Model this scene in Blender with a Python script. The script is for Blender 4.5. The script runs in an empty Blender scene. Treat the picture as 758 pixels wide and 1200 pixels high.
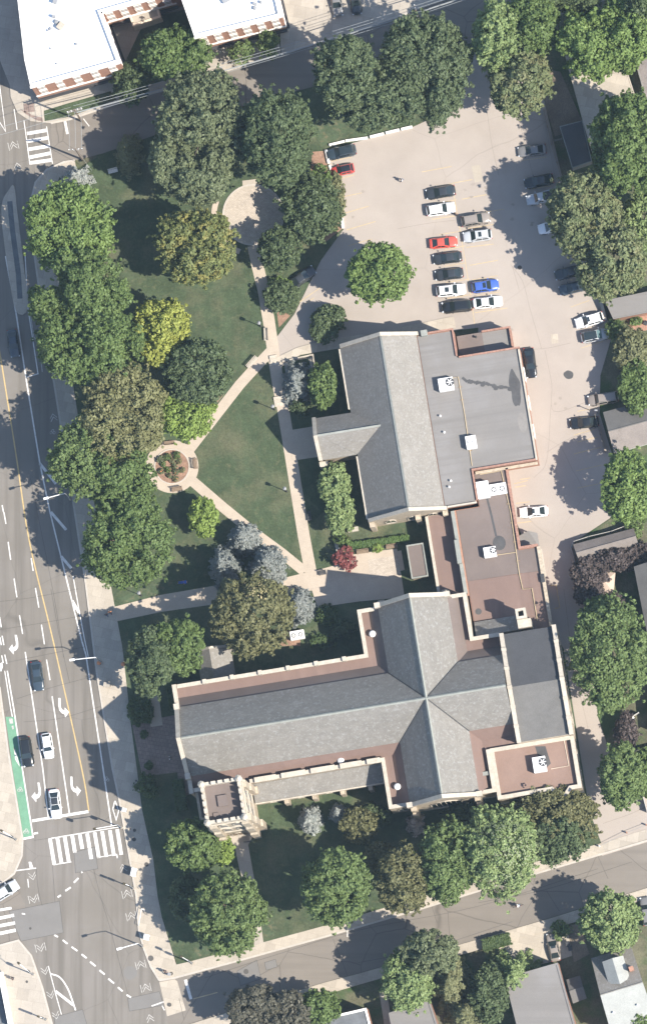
import bpy, math, random
import numpy as np
from mathutils import Vector, Matrix

scene = bpy.context.scene
col = scene.collection
R = math.radians
# ------------------------------------------------------------------ frame
# The photograph is an aerial orthophoto: about 7.5 px per metre on the ground, taken from a
# plane about 1200 m up and well to the south-east, so tall things lean up and to the left.
S = 1/7.5
HC = 1200.0
NX, NY = 1099.0, 1680.0            # ground point under the plane, in photograph pixels


def W(px, py, z=0.0):
    """world point that stands at height z and is seen at photograph pixel (px, py)"""
    k = 1-z/HC
    x = NX+(px-NX)*k
    y = NY+(py-NY)*k
    return Vector(((x-379)*S, (600-y)*S, z))


# ------------------------------------------------------------------ camera
cam = bpy.data.cameras.new('camera')
camo = bpy.data.objects.new('camera', cam)
col.objects.link(camo)
camo.location = ((NX-379)*S, (600-NY)*S, HC)
cam.sensor_fit = 'VERTICAL'
cam.sensor_height = 36
cam.lens = 36*HC/160.0
cam.shift_x = -((NX-379)*S)/160.0
cam.shift_y = ((NY-600)*S)/160.0
cam.clip_start = 10
cam.clip_end = 5000
scene.camera = camo
# ------------------------------------------------------------------ sky and sun
SUN_EL, SUN_AZ = 50.0, 112.0
world = bpy.data.worlds.new('World')
scene.world = world
world.use_nodes = True
wn = world.node_tree.nodes
sky = wn.new('ShaderNodeTexSky')
sky.sky_type = 'NISHITA'
sky.sun_disc = False
sky.sun_elevation = R(SUN_EL)
sky.sun_rotation = R(SUN_AZ)
sky.air_density = 1.0
sky.dust_density = 0.6
bgn = wn['Background']
bgn.inputs['Strength'].default_value = 0.118
world.node_tree.links.new(sky.outputs[0], bgn.inputs['Color'])
sl = bpy.data.lights.new('sun', 'SUN')
sl.energy = 4.2
sl.angle = R(0.55)
sl.color = (1.0, 0.94, 0.84)
so = bpy.data.objects.new('sun', sl)
col.objects.link(so)
sd = Vector((math.sin(R(SUN_AZ))*math.cos(R(SUN_EL)), math.cos(R(SUN_AZ))*math.cos(R(SUN_EL)), math.sin(R(SUN_EL))))
so.rotation_euler = sd.to_track_quat('Z', 'Y').to_euler()
so.location = (60, -40, 120)
vs = scene.view_settings
vs.view_transform = 'Standard'
vs.look = 'None'
vs.gamma = 1.0
vs.exposure = 1.12
vs.use_curve_mapping = False

# ------------------------------------------------------------------ materials
MAT = {}


def _mix(nt, a, b, fac, mode='MIX'):
    m = nt.nodes.new('ShaderNodeMix')
    m.data_type = 'RGBA'
    m.blend_type = mode
    for s, v in (('A', a), ('B', b)):
        i = [k for k in m.inputs if k.name == s and k.type == 'RGBA'][0]
        if isinstance(v, (tuple, list)):
            i.default_value = (*v[:3], 1)
        else:
            nt.links.new(v, i)
    if isinstance(fac, (int, float)):
        m.inputs[0].default_value = fac
    else:
        nt.links.new(fac, m.inputs[0])
    return [k for k in m.outputs if k.type == 'RGBA'][0]


def _noise(nt, vec, scale, detail=3, rough=.6):
    n = nt.nodes.new('ShaderNodeTexNoise')
    n.inputs['Scale'].default_value = scale
    n.inputs['Detail'].default_value = detail
    n.inputs['Roughness'].default_value = rough
    nt.links.new(vec, n.inputs['Vector'])
    return n.outputs['Fac']


def _ramp(nt, fac, a, b):
    r = nt.nodes.new('ShaderNodeMapRange')
    r.inputs[1].default_value = a
    r.inputs[2].default_value = b
    nt.links.new(fac, r.inputs[0])
    return r.outputs[0]


def _map(nt, vec, rot, sc):
    m = nt.nodes.new('ShaderNodeMapping')
    m.inputs['Rotation'].default_value = (0, 0, rot)
    m.inputs['Scale'].default_value = sc
    nt.links.new(vec, m.inputs['Vector'])
    return m.outputs[0]


def mat(name, c, rough=.85, var=.12, scale=.5, fine=6.0, fvar=.10, spec=.25, metal=0.0,
        patch=None, streak=None, speck=None, crack=None, bump=0.0, tiles=None, coat=0.0):
    """procedural surface: base colour, broad mottling, fine grain and optional wear"""
    m = bpy.data.materials.new(name)
    m.use_nodes = True
    nt = m.node_tree
    p = nt.nodes['Principled BSDF']
    tc = nt.nodes.new('ShaderNodeTexCoord').outputs['Object']
    lo = [k*(1-var) for k in c]
    hi = [min(1, k*(1+var)) for k in c]
    o = _mix(nt, lo, hi, _ramp(nt, _noise(nt, tc, scale, 5, .65), .3, .7))
    if patch:                                   # (colour, scale, lo, hi)
        o = _mix(nt, o, patch[0], _ramp(nt, _noise(nt, tc, patch[1], 4, .6), patch[2], patch[3]))
    if streak:                                  # (rotation, across, along, amount)
        f = _noise(nt, _map(nt, tc, streak[0], (streak[1], streak[2], 1)), 1.0, 3, .55)
        o = _mix(nt, o, [k*(1-streak[3]) for k in c], _ramp(nt, f, .45, .7))
    if tiles:                                   # (rotation, width, height, mortar colour, mortar)
        b = nt.nodes.new('ShaderNodeTexBrick')
        nt.links.new(_map(nt, tc, tiles[0], (1, 1, 1)), b.inputs['Vector'])
        b.inputs['Scale'].default_value = 1.0
        b.inputs['Brick Width'].default_value = tiles[1]
        b.inputs['Row Height'].default_value = tiles[2]
        b.inputs['Mortar Size'].default_value = tiles[4]
        b.inputs['Color1'].default_value = (.9, .9, .9, 1)
        b.inputs['Color2'].default_value = (1.08, 1.08, 1.08, 1)
        b.inputs['Mortar'].default_value = (*tiles[3], 1)
        o = _mix(nt, o, b.outputs['Color'], 1.0, 'MULTIPLY')
    if speck:                                   # (colour, scale, lo, hi)
        o = _mix(nt, o, speck[0], _ramp(nt, _noise(nt, tc, speck[1], 2, .7), speck[2], speck[3]))
    if crack:                                   # (scale, width, amount)
        v = nt.nodes.new('ShaderNodeTexVoronoi')
        v.feature = 'DISTANCE_TO_EDGE'
        v.inputs['Scale'].default_value = crack[0]
        nz = nt.nodes.new('ShaderNodeTexNoise')
        nz.inputs['Scale'].default_value = crack[0]*3
        nt.links.new(tc, nz.inputs['Vector'])
        o2 = _mix(nt, tc, nz.outputs['Color'], 0.5/crack[0]*.12, 'ADD')
        nt.links.new(o2, v.inputs['Vector'])
        f = _ramp(nt, v.outputs['Distance'], crack[1], 0.0)
        fm = nt.nodes.new('ShaderNodeMath')
        fm.operation = 'MULTIPLY'
        fm.inputs[1].default_value = crack[2]
        nt.links.new(f, fm.inputs[0])
        o = _mix(nt, o, [k*.3 for k in c], fm.outputs[0])
    if fvar:
        g = _noise(nt, tc, fine, 2, .7)
        gm = _mix(nt, (1-fvar*2,)*3, (1+fvar*2,)*3, g)
        o = _mix(nt, o, gm, 1.0, 'MULTIPLY')
    nt.links.new(o, p.inputs['Base Color'])
    p.inputs['Roughness'].default_value = rough
    p.inputs['Specular IOR Level'].default_value = spec
    p.inputs['Metallic'].default_value = metal
    if coat:
        p.inputs['Coat Weight'].default_value = coat
    if bump:
        bn = nt.nodes.new('ShaderNodeBump')
        bn.inputs['Strength'].default_value = bump
        bn.inputs['Distance'].default_value = .08
        nt.links.new(_noise(nt, tc, fine, 3, .7), bn.inputs['Height'])
        nt.links.new(bn.outputs[0], p.inputs['Normal'])
    MAT[name] = m
    return m


def leafmat(name, a, b, trans=.25, c=None):
    """foliage: every leaf clump takes its own tint between a and b"""
    m = bpy.data.materials.new(name)
    m.use_nodes = True
    nt = m.node_tree
    nt.nodes.remove(nt.nodes['Principled BSDF'])
    out = nt.nodes['Material Output']
    g = nt.nodes.new('ShaderNodeNewGeometry').outputs['Random Per Island']
    tc = nt.nodes.new('ShaderNodeTexCoord').outputs['Object']
    o = _mix(nt, a, b, g)
    if c:
        o = _mix(nt, o, c, _ramp(nt, _noise(nt, tc, .55, 3), .5, .62))
    br = _mix(nt, (1.02, .93, .88), (1.95, 1.77, 1.7), _noise(nt, tc, .7, 4, .7))
    o = _mix(nt, o, br, 1.0, 'MULTIPLY')
    d = nt.nodes.new('ShaderNodeBsdfPrincipled')
    d.inputs['Roughness'].default_value = .6
    d.inputs['Specular IOR Level'].default_value = .3
    t = nt.nodes.new('ShaderNodeBsdfTranslucent')
    nt.links.new(o, d.inputs['Base Color'])
    nt.links.new(o, t.inputs['Color'])
    mx = nt.nodes.new('ShaderNodeMixShader')
    mx.inputs[0].default_value = trans
    nt.links.new(d.outputs[0], mx.inputs[1])
    nt.links.new(t.outputs[0], mx.inputs[2])
    nt.links.new(mx.outputs[0], out.inputs['Surface'])
    MAT[name] = m
    return m


def wornmat(name):
    """bare, trampled turf: dry in the middle, breaking up into the lawn at its rim"""
    m = mat(name, (.058, .080, .042), var=.25, scale=.35, fine=4, fvar=.26, rough=.95)
    nt = m.node_tree
    tc = nt.nodes.new('ShaderNodeTexCoord')
    vm = nt.nodes.new('ShaderNodeVectorMath')
    vm.operation = 'DISTANCE'
    nt.links.new(tc.outputs['Generated'], vm.inputs[0])
    vm.inputs[1].default_value = (.5, .5, 0)
    sep = nt.nodes.new('ShaderNodeMath')
    sep.operation = 'SUBTRACT'
    nt.links.new(_ramp(nt, _noise(nt, tc.outputs['Object'], .9, 5, .7), .25, .75), sep.inputs[0])
    nt.links.new(_ramp(nt, vm.outputs['Value'], .1, .48), sep.inputs[1])
    p = nt.nodes['Principled BSDF']
    old = p.inputs['Base Color'].links[0].from_socket
    nt.links.new(_mix(nt, old, (.21, .155, .095), _ramp(nt, sep.outputs[0], -.5, .2)), p.inputs['Base Color'])


A0 = R(9.24)            # the church, hall and car park are all turned by about nine degrees
mat('soil', (.17, .135, .10), var=.3, scale=.3, fvar=.25)
mat('asphalt', (.168, .150, .128), var=.07, scale=.12, fine=9, fvar=.07, patch=((.19, .172, .154), .06, .45, .7),
    streak=(R(-13), .9, .03, .2), crack=(.06, .004, .3))
mat('asphalt_side', (.18, .158, .134), var=.08, scale=.15, fine=9, fvar=.07, streak=(R(-16), .03, .8, .12), crack=(.09, .008, .5))
mat('asphalt_patch', (.165, .155, .143), var=.06, scale=.4, fine=9, fvar=.07)
mat('tar', (.085, .078, .07), var=.2)
mat('lot', (.318, .276, .240), var=.07, scale=.12, fine=7, fvar=.06, patch=((.285, .245, .21), .09, .5, .72), crack=(.045, .003, .22))
mat('concrete', (.365, .318, .258), var=.08, scale=.4, fine=5, fvar=.07, tiles=(A0+R(4), 1.5, 1.5, (.78, .78, .78), .02))
mat('concrete_pale', (.345, .305, .255), var=.08, scale=.4, fine=5, fvar=.06, tiles=(A0, 1.8, 1.8, (.8, .8, .8), .02))
mat('kerb', (.40, .36, .31), var=.1, scale=1)
mat('path', (.385, .322, .255), var=.08, scale=.5, fine=5, fvar=.08)
mat('paver', (.40, .345, .285), var=.1, scale=.7, fine=3, fvar=.12, tiles=(A0, .4, .2, (.7, .68, .66), .02))
mat('paver_dark', (.22, .165, .14), var=.12, scale=.7, fine=3, fvar=.12, tiles=(A0, .6, .6, (.7, .68, .66), .03))
mat('grass', (.054, .073, .039), var=.25, scale=.35, fine=4, fvar=.26, patch=((.108, .105, .062), .16, .47, .74), speck=((.095, .10, .055), .9, .56, .8), bump=.4, rough=.95, spec=.1)
mat('grass_dry', (.20, .15, .085), var=.2, scale=.8, fine=5, fvar=.25, rough=.95)
wornmat('worn')
mat('yard', (.10, .095, .06), var=.35, scale=.3, fine=4, fvar=.3, patch=((.05, .08, .03), .2, .45, .6), rough=.95)
mat('mulch', (.235, .145, .10), var=.25, scale=1.5, fine=7, fvar=.3)
mat('gravel_grey', (.12, .125, .13), var=.2, scale=.8, fine=8, fvar=.25)
mat('paint_white', (.60, .575, .54), var=.14, scale=1.2, fine=6, fvar=.10, patch=((.30, .28, .255), 2.2, .56, .78))
mat('paint_worn', (.40, .38, .35), var=.2, scale=1.5, fine=5, fvar=.15, patch=((.20, .185, .17), 2.0, .5, .7))
mat('lot_stain', (.262, .225, .193), var=.1, scale=1.0, fine=5, fvar=.08)
mat('paint_yellow', (.44, .32, .15), var=.14, scale=1.2, fvar=.1)
mat('paint_yellow_worn', (.40, .315, .20), var=.14, scale=1.2, fvar=.12)
mat('paint_green', (.13, .255, .165), var=.14, scale=.6, fvar=.1)
mat('slate', (.182, .170, .152), var=.12, scale=.6, fine=4.5, fvar=.15, streak=(0, .5, .09, .12), speck=((.25, .245, .232), 2.0, .52, .74), rough=.7, spec=.35)
mat('slate_pale', (.185, .18, .168), var=.14, scale=.6, fine=4.5, fvar=.16, speck=((.33, .32, .30), 1.6, .56, .70), rough=.7, spec=.3)
mat('shingle', (.198, .183, .162), var=.1, scale=.5, fine=6, fvar=.16, speck=((.26, .25, .235), 2.5, .5, .76))
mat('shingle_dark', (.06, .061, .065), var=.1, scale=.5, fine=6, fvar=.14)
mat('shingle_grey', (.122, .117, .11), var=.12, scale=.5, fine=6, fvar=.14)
mat('shingle_brown', (.19, .165, .148), var=.15, scale=.5, fine=6, fvar=.18)
mat('shingle_light', (.29, .293, .275), var=.1, scale=.6, fine=6, fvar=.14)
mat('membrane', (.18, .168, .156), var=.06, scale=.15, fine=5, fvar=.05, patch=((.20, .19, .182), .12, .5, .65), streak=(A0, .03, 1.0, .10), rough=.8)
mat('stain', (.07, .068, .068), var=.2, scale=.8, fvar=.1)
mat('stain_pale', (.20, .185, .17), var=.15, scale=.8, fvar=.1)
mat('roof_red', (.178, .122, .102), var=.08, scale=.2, fine=5, fvar=.06, patch=((.205, .142, .12), .15, .5, .7), streak=(0, .9, .05, .08))
mat('roof_clay', (.215, .145, .115), var=.08, scale=.2, fine=5, fvar=.06, patch=((.24, .165, .132), .15, .5, .7))
mat('seam', (.21, .18, .155), var=.1)
mat('roof_brown', (.145, .116, .103), var=.08, scale=.2, fine=5, fvar=.06, patch=((.165, .132, .117), .15, .5, .7))
mat('stone', (.37, .31, .235), var=.2, scale=1.6, fine=2.5, fvar=.22, bump=.5)
mat('stone_pale', (.41, .365, .30), var=.14, scale=1.2, fine=4, fvar=.12)
mat('copper', (.235, .24, .215), var=.15, scale=.8)
mat('brick', (.33, .18, .125), var=.12, scale=1.2, fine=6, fvar=.14)
mat('brick_coping', (.28, .158, .118), var=.2, scale=2.5, fine=5, fvar=.2)
mat('white_roof', (.80, .79, .77), var=.04, scale=.2, fvar=.03, patch=((.70, .66, .62), .25, .62, .75))
mat('white_trim', (.74, .71, .66), var=.06, scale=1)
mat('cream', (.56, .47, .37), var=.08, scale=.6)
mat('siding', (.50, .48, .44), var=.08, scale=.6)
mat('metal_white', (.72, .71, .69), var=.05, rough=.5)
mat('metal_grey', (.30, .30, .30), var=.08, rough=.5, metal=.3)
mat('metal_dark', (.05, .05, .052), var=.1, rough=.5)
mat('wood', (.22, .16, .11), var=.2, scale=2, fine=6, fvar=.15)
mat('wood_grey', (.20, .185, .165), var=.2, scale=2, fine=6, fvar=.15)
mat('pole_wood', (.16, .12, .09), var=.2, scale=2)
mat('bark', (.11, .085, .065), var=.25, scale=3, fine=8, fvar=.2)
mat('bark_pale', (.28, .25, .21), var=.25, scale=3, fine=8, fvar=.2)
mat('glass', (.025, .03, .035), var=.05, rough=.12, spec=.6, fvar=0)
mat('glass_car', (.02, .028, .03), var=.05, rough=.08, spec=.7, fvar=0)
mat('glass_blue', (.10, .16, .17), var=.05, rough=.1, spec=.7, fvar=0)
mat('rubber', (.02, .02, .02), var=.1)
mat('wire', (.27, .28, .28), var=.05, rough=.6)
mat('skin', (.45, .28, .2), var=.05)
mat('hair', (.06, .04, .03), var=.1)
mat('cloth_white', (.7, .7, .7), var=.06)
mat('cloth_blue', (.05, .12, .42), var=.1)
mat('cloth_orange', (.55, .22, .10), var=.1)
mat('cloth_dark', (.04, .042, .05), var=.1)
mat('cloth_denim', (.09, .12, .18), var=.1)
mat('canvas', (.42, .33, .26), var=.1)
mat('terracotta', (.30, .17, .12), var=.15, scale=1.5, fvar=.15)
mat('signal_yellow', (.06, .05, .03), var=.08)
mat('red_lamp', (.30, .02, .02), var=.05, rough=.3)
mat('headlamp', (.6, .62, .64), var=.03, rough=.15, spec=.6)
for nm, c, r_ in (('car_black', (.011, .012, .013), .25), ('car_charcoal', (.028, .031, .034), .28), ('car_grey', (.16, .155, .15), .3),
                  ('car_silver', (.42, .43, .44), .3), ('car_white', (.78, .78, .77), .3), ('car_red', (.42, .045, .04), .28),
                  ('car_bright_red', (.56, .075, .05), .28), ('car_blue', (.045, .10, .36), .28), ('car_bronze', (.22, .19, .165), .3), ('car_navy', (.03, .045, .06), .28)):
    mat(nm, c, rough=r_, var=.02, fvar=0, spec=.5, coat=.6)
LEAF = dict(
    green=((.055, .092, .030), (.095, .145, .048)), dark=((.042, .066, .032), (.075, .108, .050)),
    teal=((.048, .074, .038), (.085, .118, .060)), olive=((.098, .110, .050), (.150, .163, .078)),
    brownolive=((.076, .086, .040), (.122, .130, .062)), lime=((.10, .155, .035), (.16, .235, .06)),
    yellow=((.145, .185, .04), (.235, .27, .065)), bright=((.075, .125, .036), (.125, .19, .06)),
    emerald=((.060, .098, .034), (.108, .158, .058)), spruce=((.105, .13, .128), (.175, .20, .195)),
    purple=((.048, .042, .042), (.082, .070, .066)), dim=((.055, .060, .045), (.090, .092, .070)), red=((.11, .035, .038), (.19, .065, .058)),
    greygreen=((.068, .092, .048), (.112, .142, .076)), pine=((.085, .10, .05), (.14, .155, .08)),
    silverleaf=((.10, .155, .06), (.17, .23, .10)), hedge=((.035, .06, .022), (.06, .095, .035)),
    hedgebright=((.045, .085, .026), (.07, .12, .036)), blossom=((.24, .225, .115), (.33, .305, .17)), spruce_pale=((.15, .18, .175), (.24, .27, .26)), silver=((.15, .19, .11), (.20, .235, .15)), dead=((.22, .21, .20), (.32, .30, .28)))
for k, (a, b) in LEAF.items():
    leafmat('leaf_'+k, a, b, c=((.20, .19, .05) if k == 'goldolive' else None))
leafmat('leaf_goldolive', (.075, .10, .035), (.125, .15, .055), c=(.175, .175, .055))
leafmat('leaf_mixed', (.078, .108, .050), (.128, .160, .080), c=(.125, .14, .072))

# ------------------------------------------------------------------ mesh building


class MB:
    def __init__(s):
        s.v, s.f = [], []

    def add(s, vs_, fs):
        n = len(s.v)
        s.v += [tuple(p) for p in vs_]
        s.f += [tuple(i+n for i in f) for f in fs]
        return s

    def poly(s, pts):
        return s.add(pts, [tuple(range(len(pts)))])

    def prism(s, pts, z0, z1):
        pts = ccw([(p[0], p[1]) for p in pts])
        n = len(pts)
        vs_ = [(x, y, z0) for x, y in pts]+[(x, y, z1) for x, y in pts]
        fs = [tuple(range(n-1, -1, -1)), tuple(range(n, 2*n))]+[(i, (i+1) % n, n+(i+1) % n, n+i) for i in range(n)]
        return s.add(vs_, fs)

    def slab(s, pts, t):
        """thick sheet: polygon in 3-D, thickened downwards by t"""
        n = len(pts)
        pts = [Vector(p) for p in pts]
        a = sum((pts[i].x*pts[(i+1) % n].y-pts[(i+1) % n].x*pts[i].y) for i in range(n))
        if a < 0:
            pts = pts[::-1]
        vs_ = pts+[p-Vector((0, 0, t)) for p in pts]
        fs = [tuple(range(n)), tuple(range(2*n-1, n-1, -1))]+[(n+i, n+(i+1) % n, (i+1) % n, i) for i in range(n)]
        return s.add(vs_, fs)

    def box(s, x0, x1, y0, y1, z0, z1):
        return s.prism([(x0, y0), (x1, y0), (x1, y1), (x0, y1)], z0, z1)

    def obox(s, c, size, rz=0.0, ry=0.0):
        M = Matrix.Rotation(rz, 3, 'Z') @ Matrix.Rotation(ry, 3, 'Y')
        vs_ = []
        for x, y, z in ((-1, -1, -1), (1, -1, -1), (1, 1, -1), (-1, 1, -1), (-1, -1, 1), (1, -1, 1), (1, 1, 1), (-1, 1, 1)):
            vs_.append(Vector(c)+M @ Vector((x*size[0]/2, y*size[1]/2, z*size[2]/2)))
        return s.add(vs_, [(3, 2, 1, 0), (4, 5, 6, 7), (0, 1, 5, 4), (1, 2, 6, 5), (2, 3, 7, 6), (3, 0, 4, 7)])

    def tube(s, pts, r, n=6, cap=True):
        pts = [Vector(p) for p in pts]
        rs = r if isinstance(r, (list, tuple)) else [r]*len(pts)
        vs_ = []
        for i, p in enumerate(pts):
            d = (pts[min(i+1, len(pts)-1)]-pts[max(i-1, 0)]).normalized()
            a = d.cross(Vector((0, 0, 1)))
            if a.length < .05:
                a = d.cross(Vector((1, 0, 0)))
            a.normalize()
            b = d.cross(a)
            for k in range(n):
                t = 2*math.pi*k/n
                vs_.append(p+(a*math.cos(t)+b*math.sin(t))*rs[i])
        fs = []
        for i in range(len(pts)-1):
            for k in range(n):
                fs.append((i*n+k, (i+1)*n+k, (i+1)*n+(k+1) % n, i*n+(k+1) % n))
        if cap:
            fs.append(tuple(range(n)))
            fs.append(tuple(range((len(pts)-1)*n+n-1, (len(pts)-1)*n-1, -1)))
        return s.add(vs_, fs)

    def lathe(s, c, prof, n=12):
        """prof: (radius, z) pairs bottom to top about the vertical through c"""
        vs_ = []
        for r, z in prof:
            for k in range(n):
                t = 2*math.pi*k/n
                vs_.append((c[0]+r*math.cos(t), c[1]+r*math.sin(t), c[2]+z))
        fs = [(i*n+k, i*n+(k+1) % n, (i+1)*n+(k+1) % n, (i+1)*n+k) for i in range(len(prof)-1) for k in range(n)]
        fs += [tuple(range(n-1, -1, -1)), tuple(range((len(prof)-1)*n, len(prof)*n))]
        return s.add(vs_, fs)

    def build(s, name, m, parent=None, loc=None, smooth=False):
        me = bpy.data.meshes.new(name)
        off = Vector(loc) if loc is not None else Vector((0, 0, 0))
        me.from_pydata([tuple(Vector(p)-off) for p in s.v], [], s.f)
        me.materials.append(MAT[m])
        if smooth:
            me.shade_smooth()
        o = bpy.data.objects.new(name, me)
        col.objects.link(o)
        if parent is not None:
            o.parent = parent
        elif loc is not None:
            o.location = off
        return o


def ccw(pts):
    a = sum(pts[i][0]*pts[(i+1) % len(pts)][1]-pts[(i+1) % len(pts)][0]*pts[i][1] for i in range(len(pts)))
    return pts if a > 0 else pts[::-1]


def tag(o, label=None, cat=None, group=None, kind=None):
    if label:
        o['label'] = label
    if cat:
        o['category'] = cat
    if group:
        o['group'] = group
    if kind:
        o['kind'] = kind
    return o


def empty(name, loc, rz=0.0):
    o = bpy.data.objects.new(name, None)
    col.objects.link(o)
    o.location = loc
    o.rotation_euler = (0, 0, rz)
    o.empty_display_size = .5
    return o


def copy_tree(o, parent=None):
    c = o.copy()
    col.objects.link(c)
    c.parent = parent
    for ch in list(o.children):
        copy_tree(ch, c)
    return c


def setmat(o, m):
    o.material_slots[0].link = 'OBJECT'
    o.material_slots[0].material = MAT[m]


def strip(pts, wl, wr=None):
    """polygon round a polyline (2-D), wl to its left and wr to its right, mitred"""
    wr = wl if wr is None else wr
    P = [Vector((p[0], p[1])) for p in pts]
    L, Rr = [], []
    for i in range(len(P)):
        d0 = (P[i]-P[i-1]).normalized() if i > 0 else None
        d1 = (P[i+1]-P[i]).normalized() if i < len(P)-1 else None
        d0 = d0 or d1
        d1 = d1 or d0
        n0, n1 = Vector((-d0.y, d0.x)), Vector((-d1.y, d1.x))
        n = (n0+n1)
        n = n.normalized() if n.length > 1e-4 else n0
        k = 1/max(.35, n.dot(n0))
        L.append(P[i]+n*wl*k)
        Rr.append(P[i]-n*wr*k)
    return [tuple(p) for p in L]+[tuple(p) for p in Rr[::-1]]


def gp(pts, z=0.0):
    """photograph pixels to plan points"""
    return [tuple(W(p[0], p[1], z)[:2]) for p in pts]


def sheet(name, px, z, m, parent=None, thick=0.0, kind='structure'):
    mb = MB()
    if thick:
        mb.prism(gp(px), z-thick, z)
    else:
        mb.poly([(x, y, z) for x, y in ccw(gp(px))])
    o = mb.build(name, m, parent)
    if parent is None and kind:
        o['kind'] = kind
    return o


def circle(c, r, n=40, a0=0, a1=360):
    return [(c[0]+r*math.cos(R(a0+(a1-a0)*i/n)), c[1]+r*math.sin(R(a0+(a1-a0)*i/n))) for i in range(n+(0 if abs(a1-a0) >= 360 else 1))]


def smooth_line(pts, n=6):
    """Catmull-Rom through the points"""
    P = [Vector((p[0], p[1])) for p in pts]
    P = [P[0]*2-P[1]]+P+[P[-1]*2-P[-2]]
    out = []
    for i in range(1, len(P)-2):
        for k in range(n):
            t = k/n
            a, b, c, d = P[i-1], P[i], P[i+1], P[i+2]
            out.append(tuple(.5*((2*b)+(c-a)*t+(2*a-5*b+4*c-d)*t*t+(3*b-a-3*c+d)*t**3)))
    out.append(tuple(P[-2]))
    return out

# ================================================================== the ground
ground = tag(MB().poly([(-400, -400, -.06), (400, -400, -.06), (400, 400, -.06), (-400, 400, -.06)]).build('ground', 'yard'), kind='structure')
# roads -------------------------------------------------------------
KE = [(88, 188), (75, 190), (55, 199), (42, 214), (37, 235), (41, 300), (52, 380), (64, 450), (75, 520), (88, 600), (101, 685), (114, 790), (132, 900),
      (140, 937), (160, 1050), (163, 1090), (169, 1112), (177, 1133), (187, 1149)]           # kerb of the main street
road = sheet('main_road', [(-600, -300), (60, -300), (60, 150)]+KE+[(196, 1190), (215, 1260), (330, 1700), (-600, 1700)], 0.0, 'asphalt')
SK = [(187, 1149), (205, 1146), (290, 1123), (380, 1098), (490, 1066), (600, 1032), (758, 985), (1400, 790)]
SS = [(1400, 845), (758, 1040), (650, 1074), (568, 1098), (422, 1140), (380, 1151), (270, 1185), (222, 1200), (200, 1215)]
side_road = sheet('side_road', SK+SS, 0.004, 'asphalt_side')
NK = [(60, 144.5), (82, 140), (136, 122), (252, 87), (330, 64), (480, 15), (900, -130)]
NS = [(900, -60), (560, 48), (380, 98), (300, 120), (200, 152), (120, 180), (88, 188), (62, 192)]
top_road = sheet('cross_road', NK+NS, 0.004, 'asphalt_side')
west_road = sheet('opposite_road', [(-600, 1200), (0, 1037), (14, 1028), (30, 1060), (26, 1104), (0, 1108), (-600, 1290)], 0.004, 'asphalt_side')
lot = sheet('parking_lot', [(381, 176), (483, 149), (520, 132), (545, 95), (560, 50), (620, 40), (640, 130), (660, 215), (690, 310), (706, 352), (716, 395), (703, 440), (702, 485),
                            (716, 530), (725, 600), (671, 636), (681, 668), (692, 760), (700, 840), (722, 905), (735, 932), (800, 912), (800, 974), (705, 1003),
                            (675, 935), (640, 700), (560, 500), (560, 384), (400, 404), (349, 412), (322, 420), (319, 402), (345, 368), (376, 305), (403, 268)], 0.012, 'lot')
# pavements, raised by a kerb -----------------------------------------
EB = [(207, 1131), (190, 1075), (185, 1050), (180, 1008), (167, 950), (154, 850), (144, 760), (131, 690), (113, 600), (97, 520), (86, 450), (75, 380), (66, 300), (61, 240), (70, 208), (90, 199)]
SU = [(222, 1127), (306, 1105), (380, 1085), (490, 1052), (600, 1018), (704, 988)]
sidewalk = sheet('sidewalk', KE+[(205, 1146)]+EB, .13, 'concrete', thick=.2)
sidewalk_s = sheet('sidewalk', [(206.5, 1130.5), (205.3, 1145.8)]+SK[2:6]+[(708, 1000), (704, 988)]+SU[::-1][1:], .134, 'concrete', thick=.2)
apron = sheet('driveway_apron', [(706, 1001), (760, 984.5), (800, 972), (796, 960), (756, 972), (703, 989)], .06, 'concrete_pale', thick=.12)
corner_w = sheet('sidewalk', [(-300, 300), (-30, 690), (0, 805), (10, 880), (20, 940), (27, 983), (26, 1003), (17, 1024), (0, 1037), (-300, 1125)], .13, 'concrete', thick=.2)
corner_sw = sheet('sidewalk', [(-300, 1200), (0, 1108), (22, 1102), (37, 1120), (50, 1157), (62, 1202), (90, 1320), (-300, 1320)], .13, 'concrete_pale', thick=.2)
corner_nw = sheet('sidewalk', [(-20, 20), (12, 100), (13, 114), (21, 132), (36, 142), (60, 144.5), (82, 139.5), (136, 121.5), (252, 86.5), (329, 63.5), (326, 40), (250, 20), (100, -60), (-20, -60)], .13, 'concrete_pale', thick=.2)
sheet('concrete_yard', [(329.5, 63), (480, 14.5), (640, -40), (640, -90), (322, -90)], .10, 'concrete_pale', thick=.16)
sheet('sidewalk', [(200, 1216), (222, 1200.5), (270, 1185.5), (380, 1151.5), (422, 1140.5), (568, 1098.5), (650, 1074.5), (758, 1040.5), (1000, 968), (1000, 980), (758, 1053), (650, 1088), (568, 1111), (424, 1153),
                   (380, 1166), (272, 1200), (210, 1235)], .13, 'concrete', thick=.2)
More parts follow.
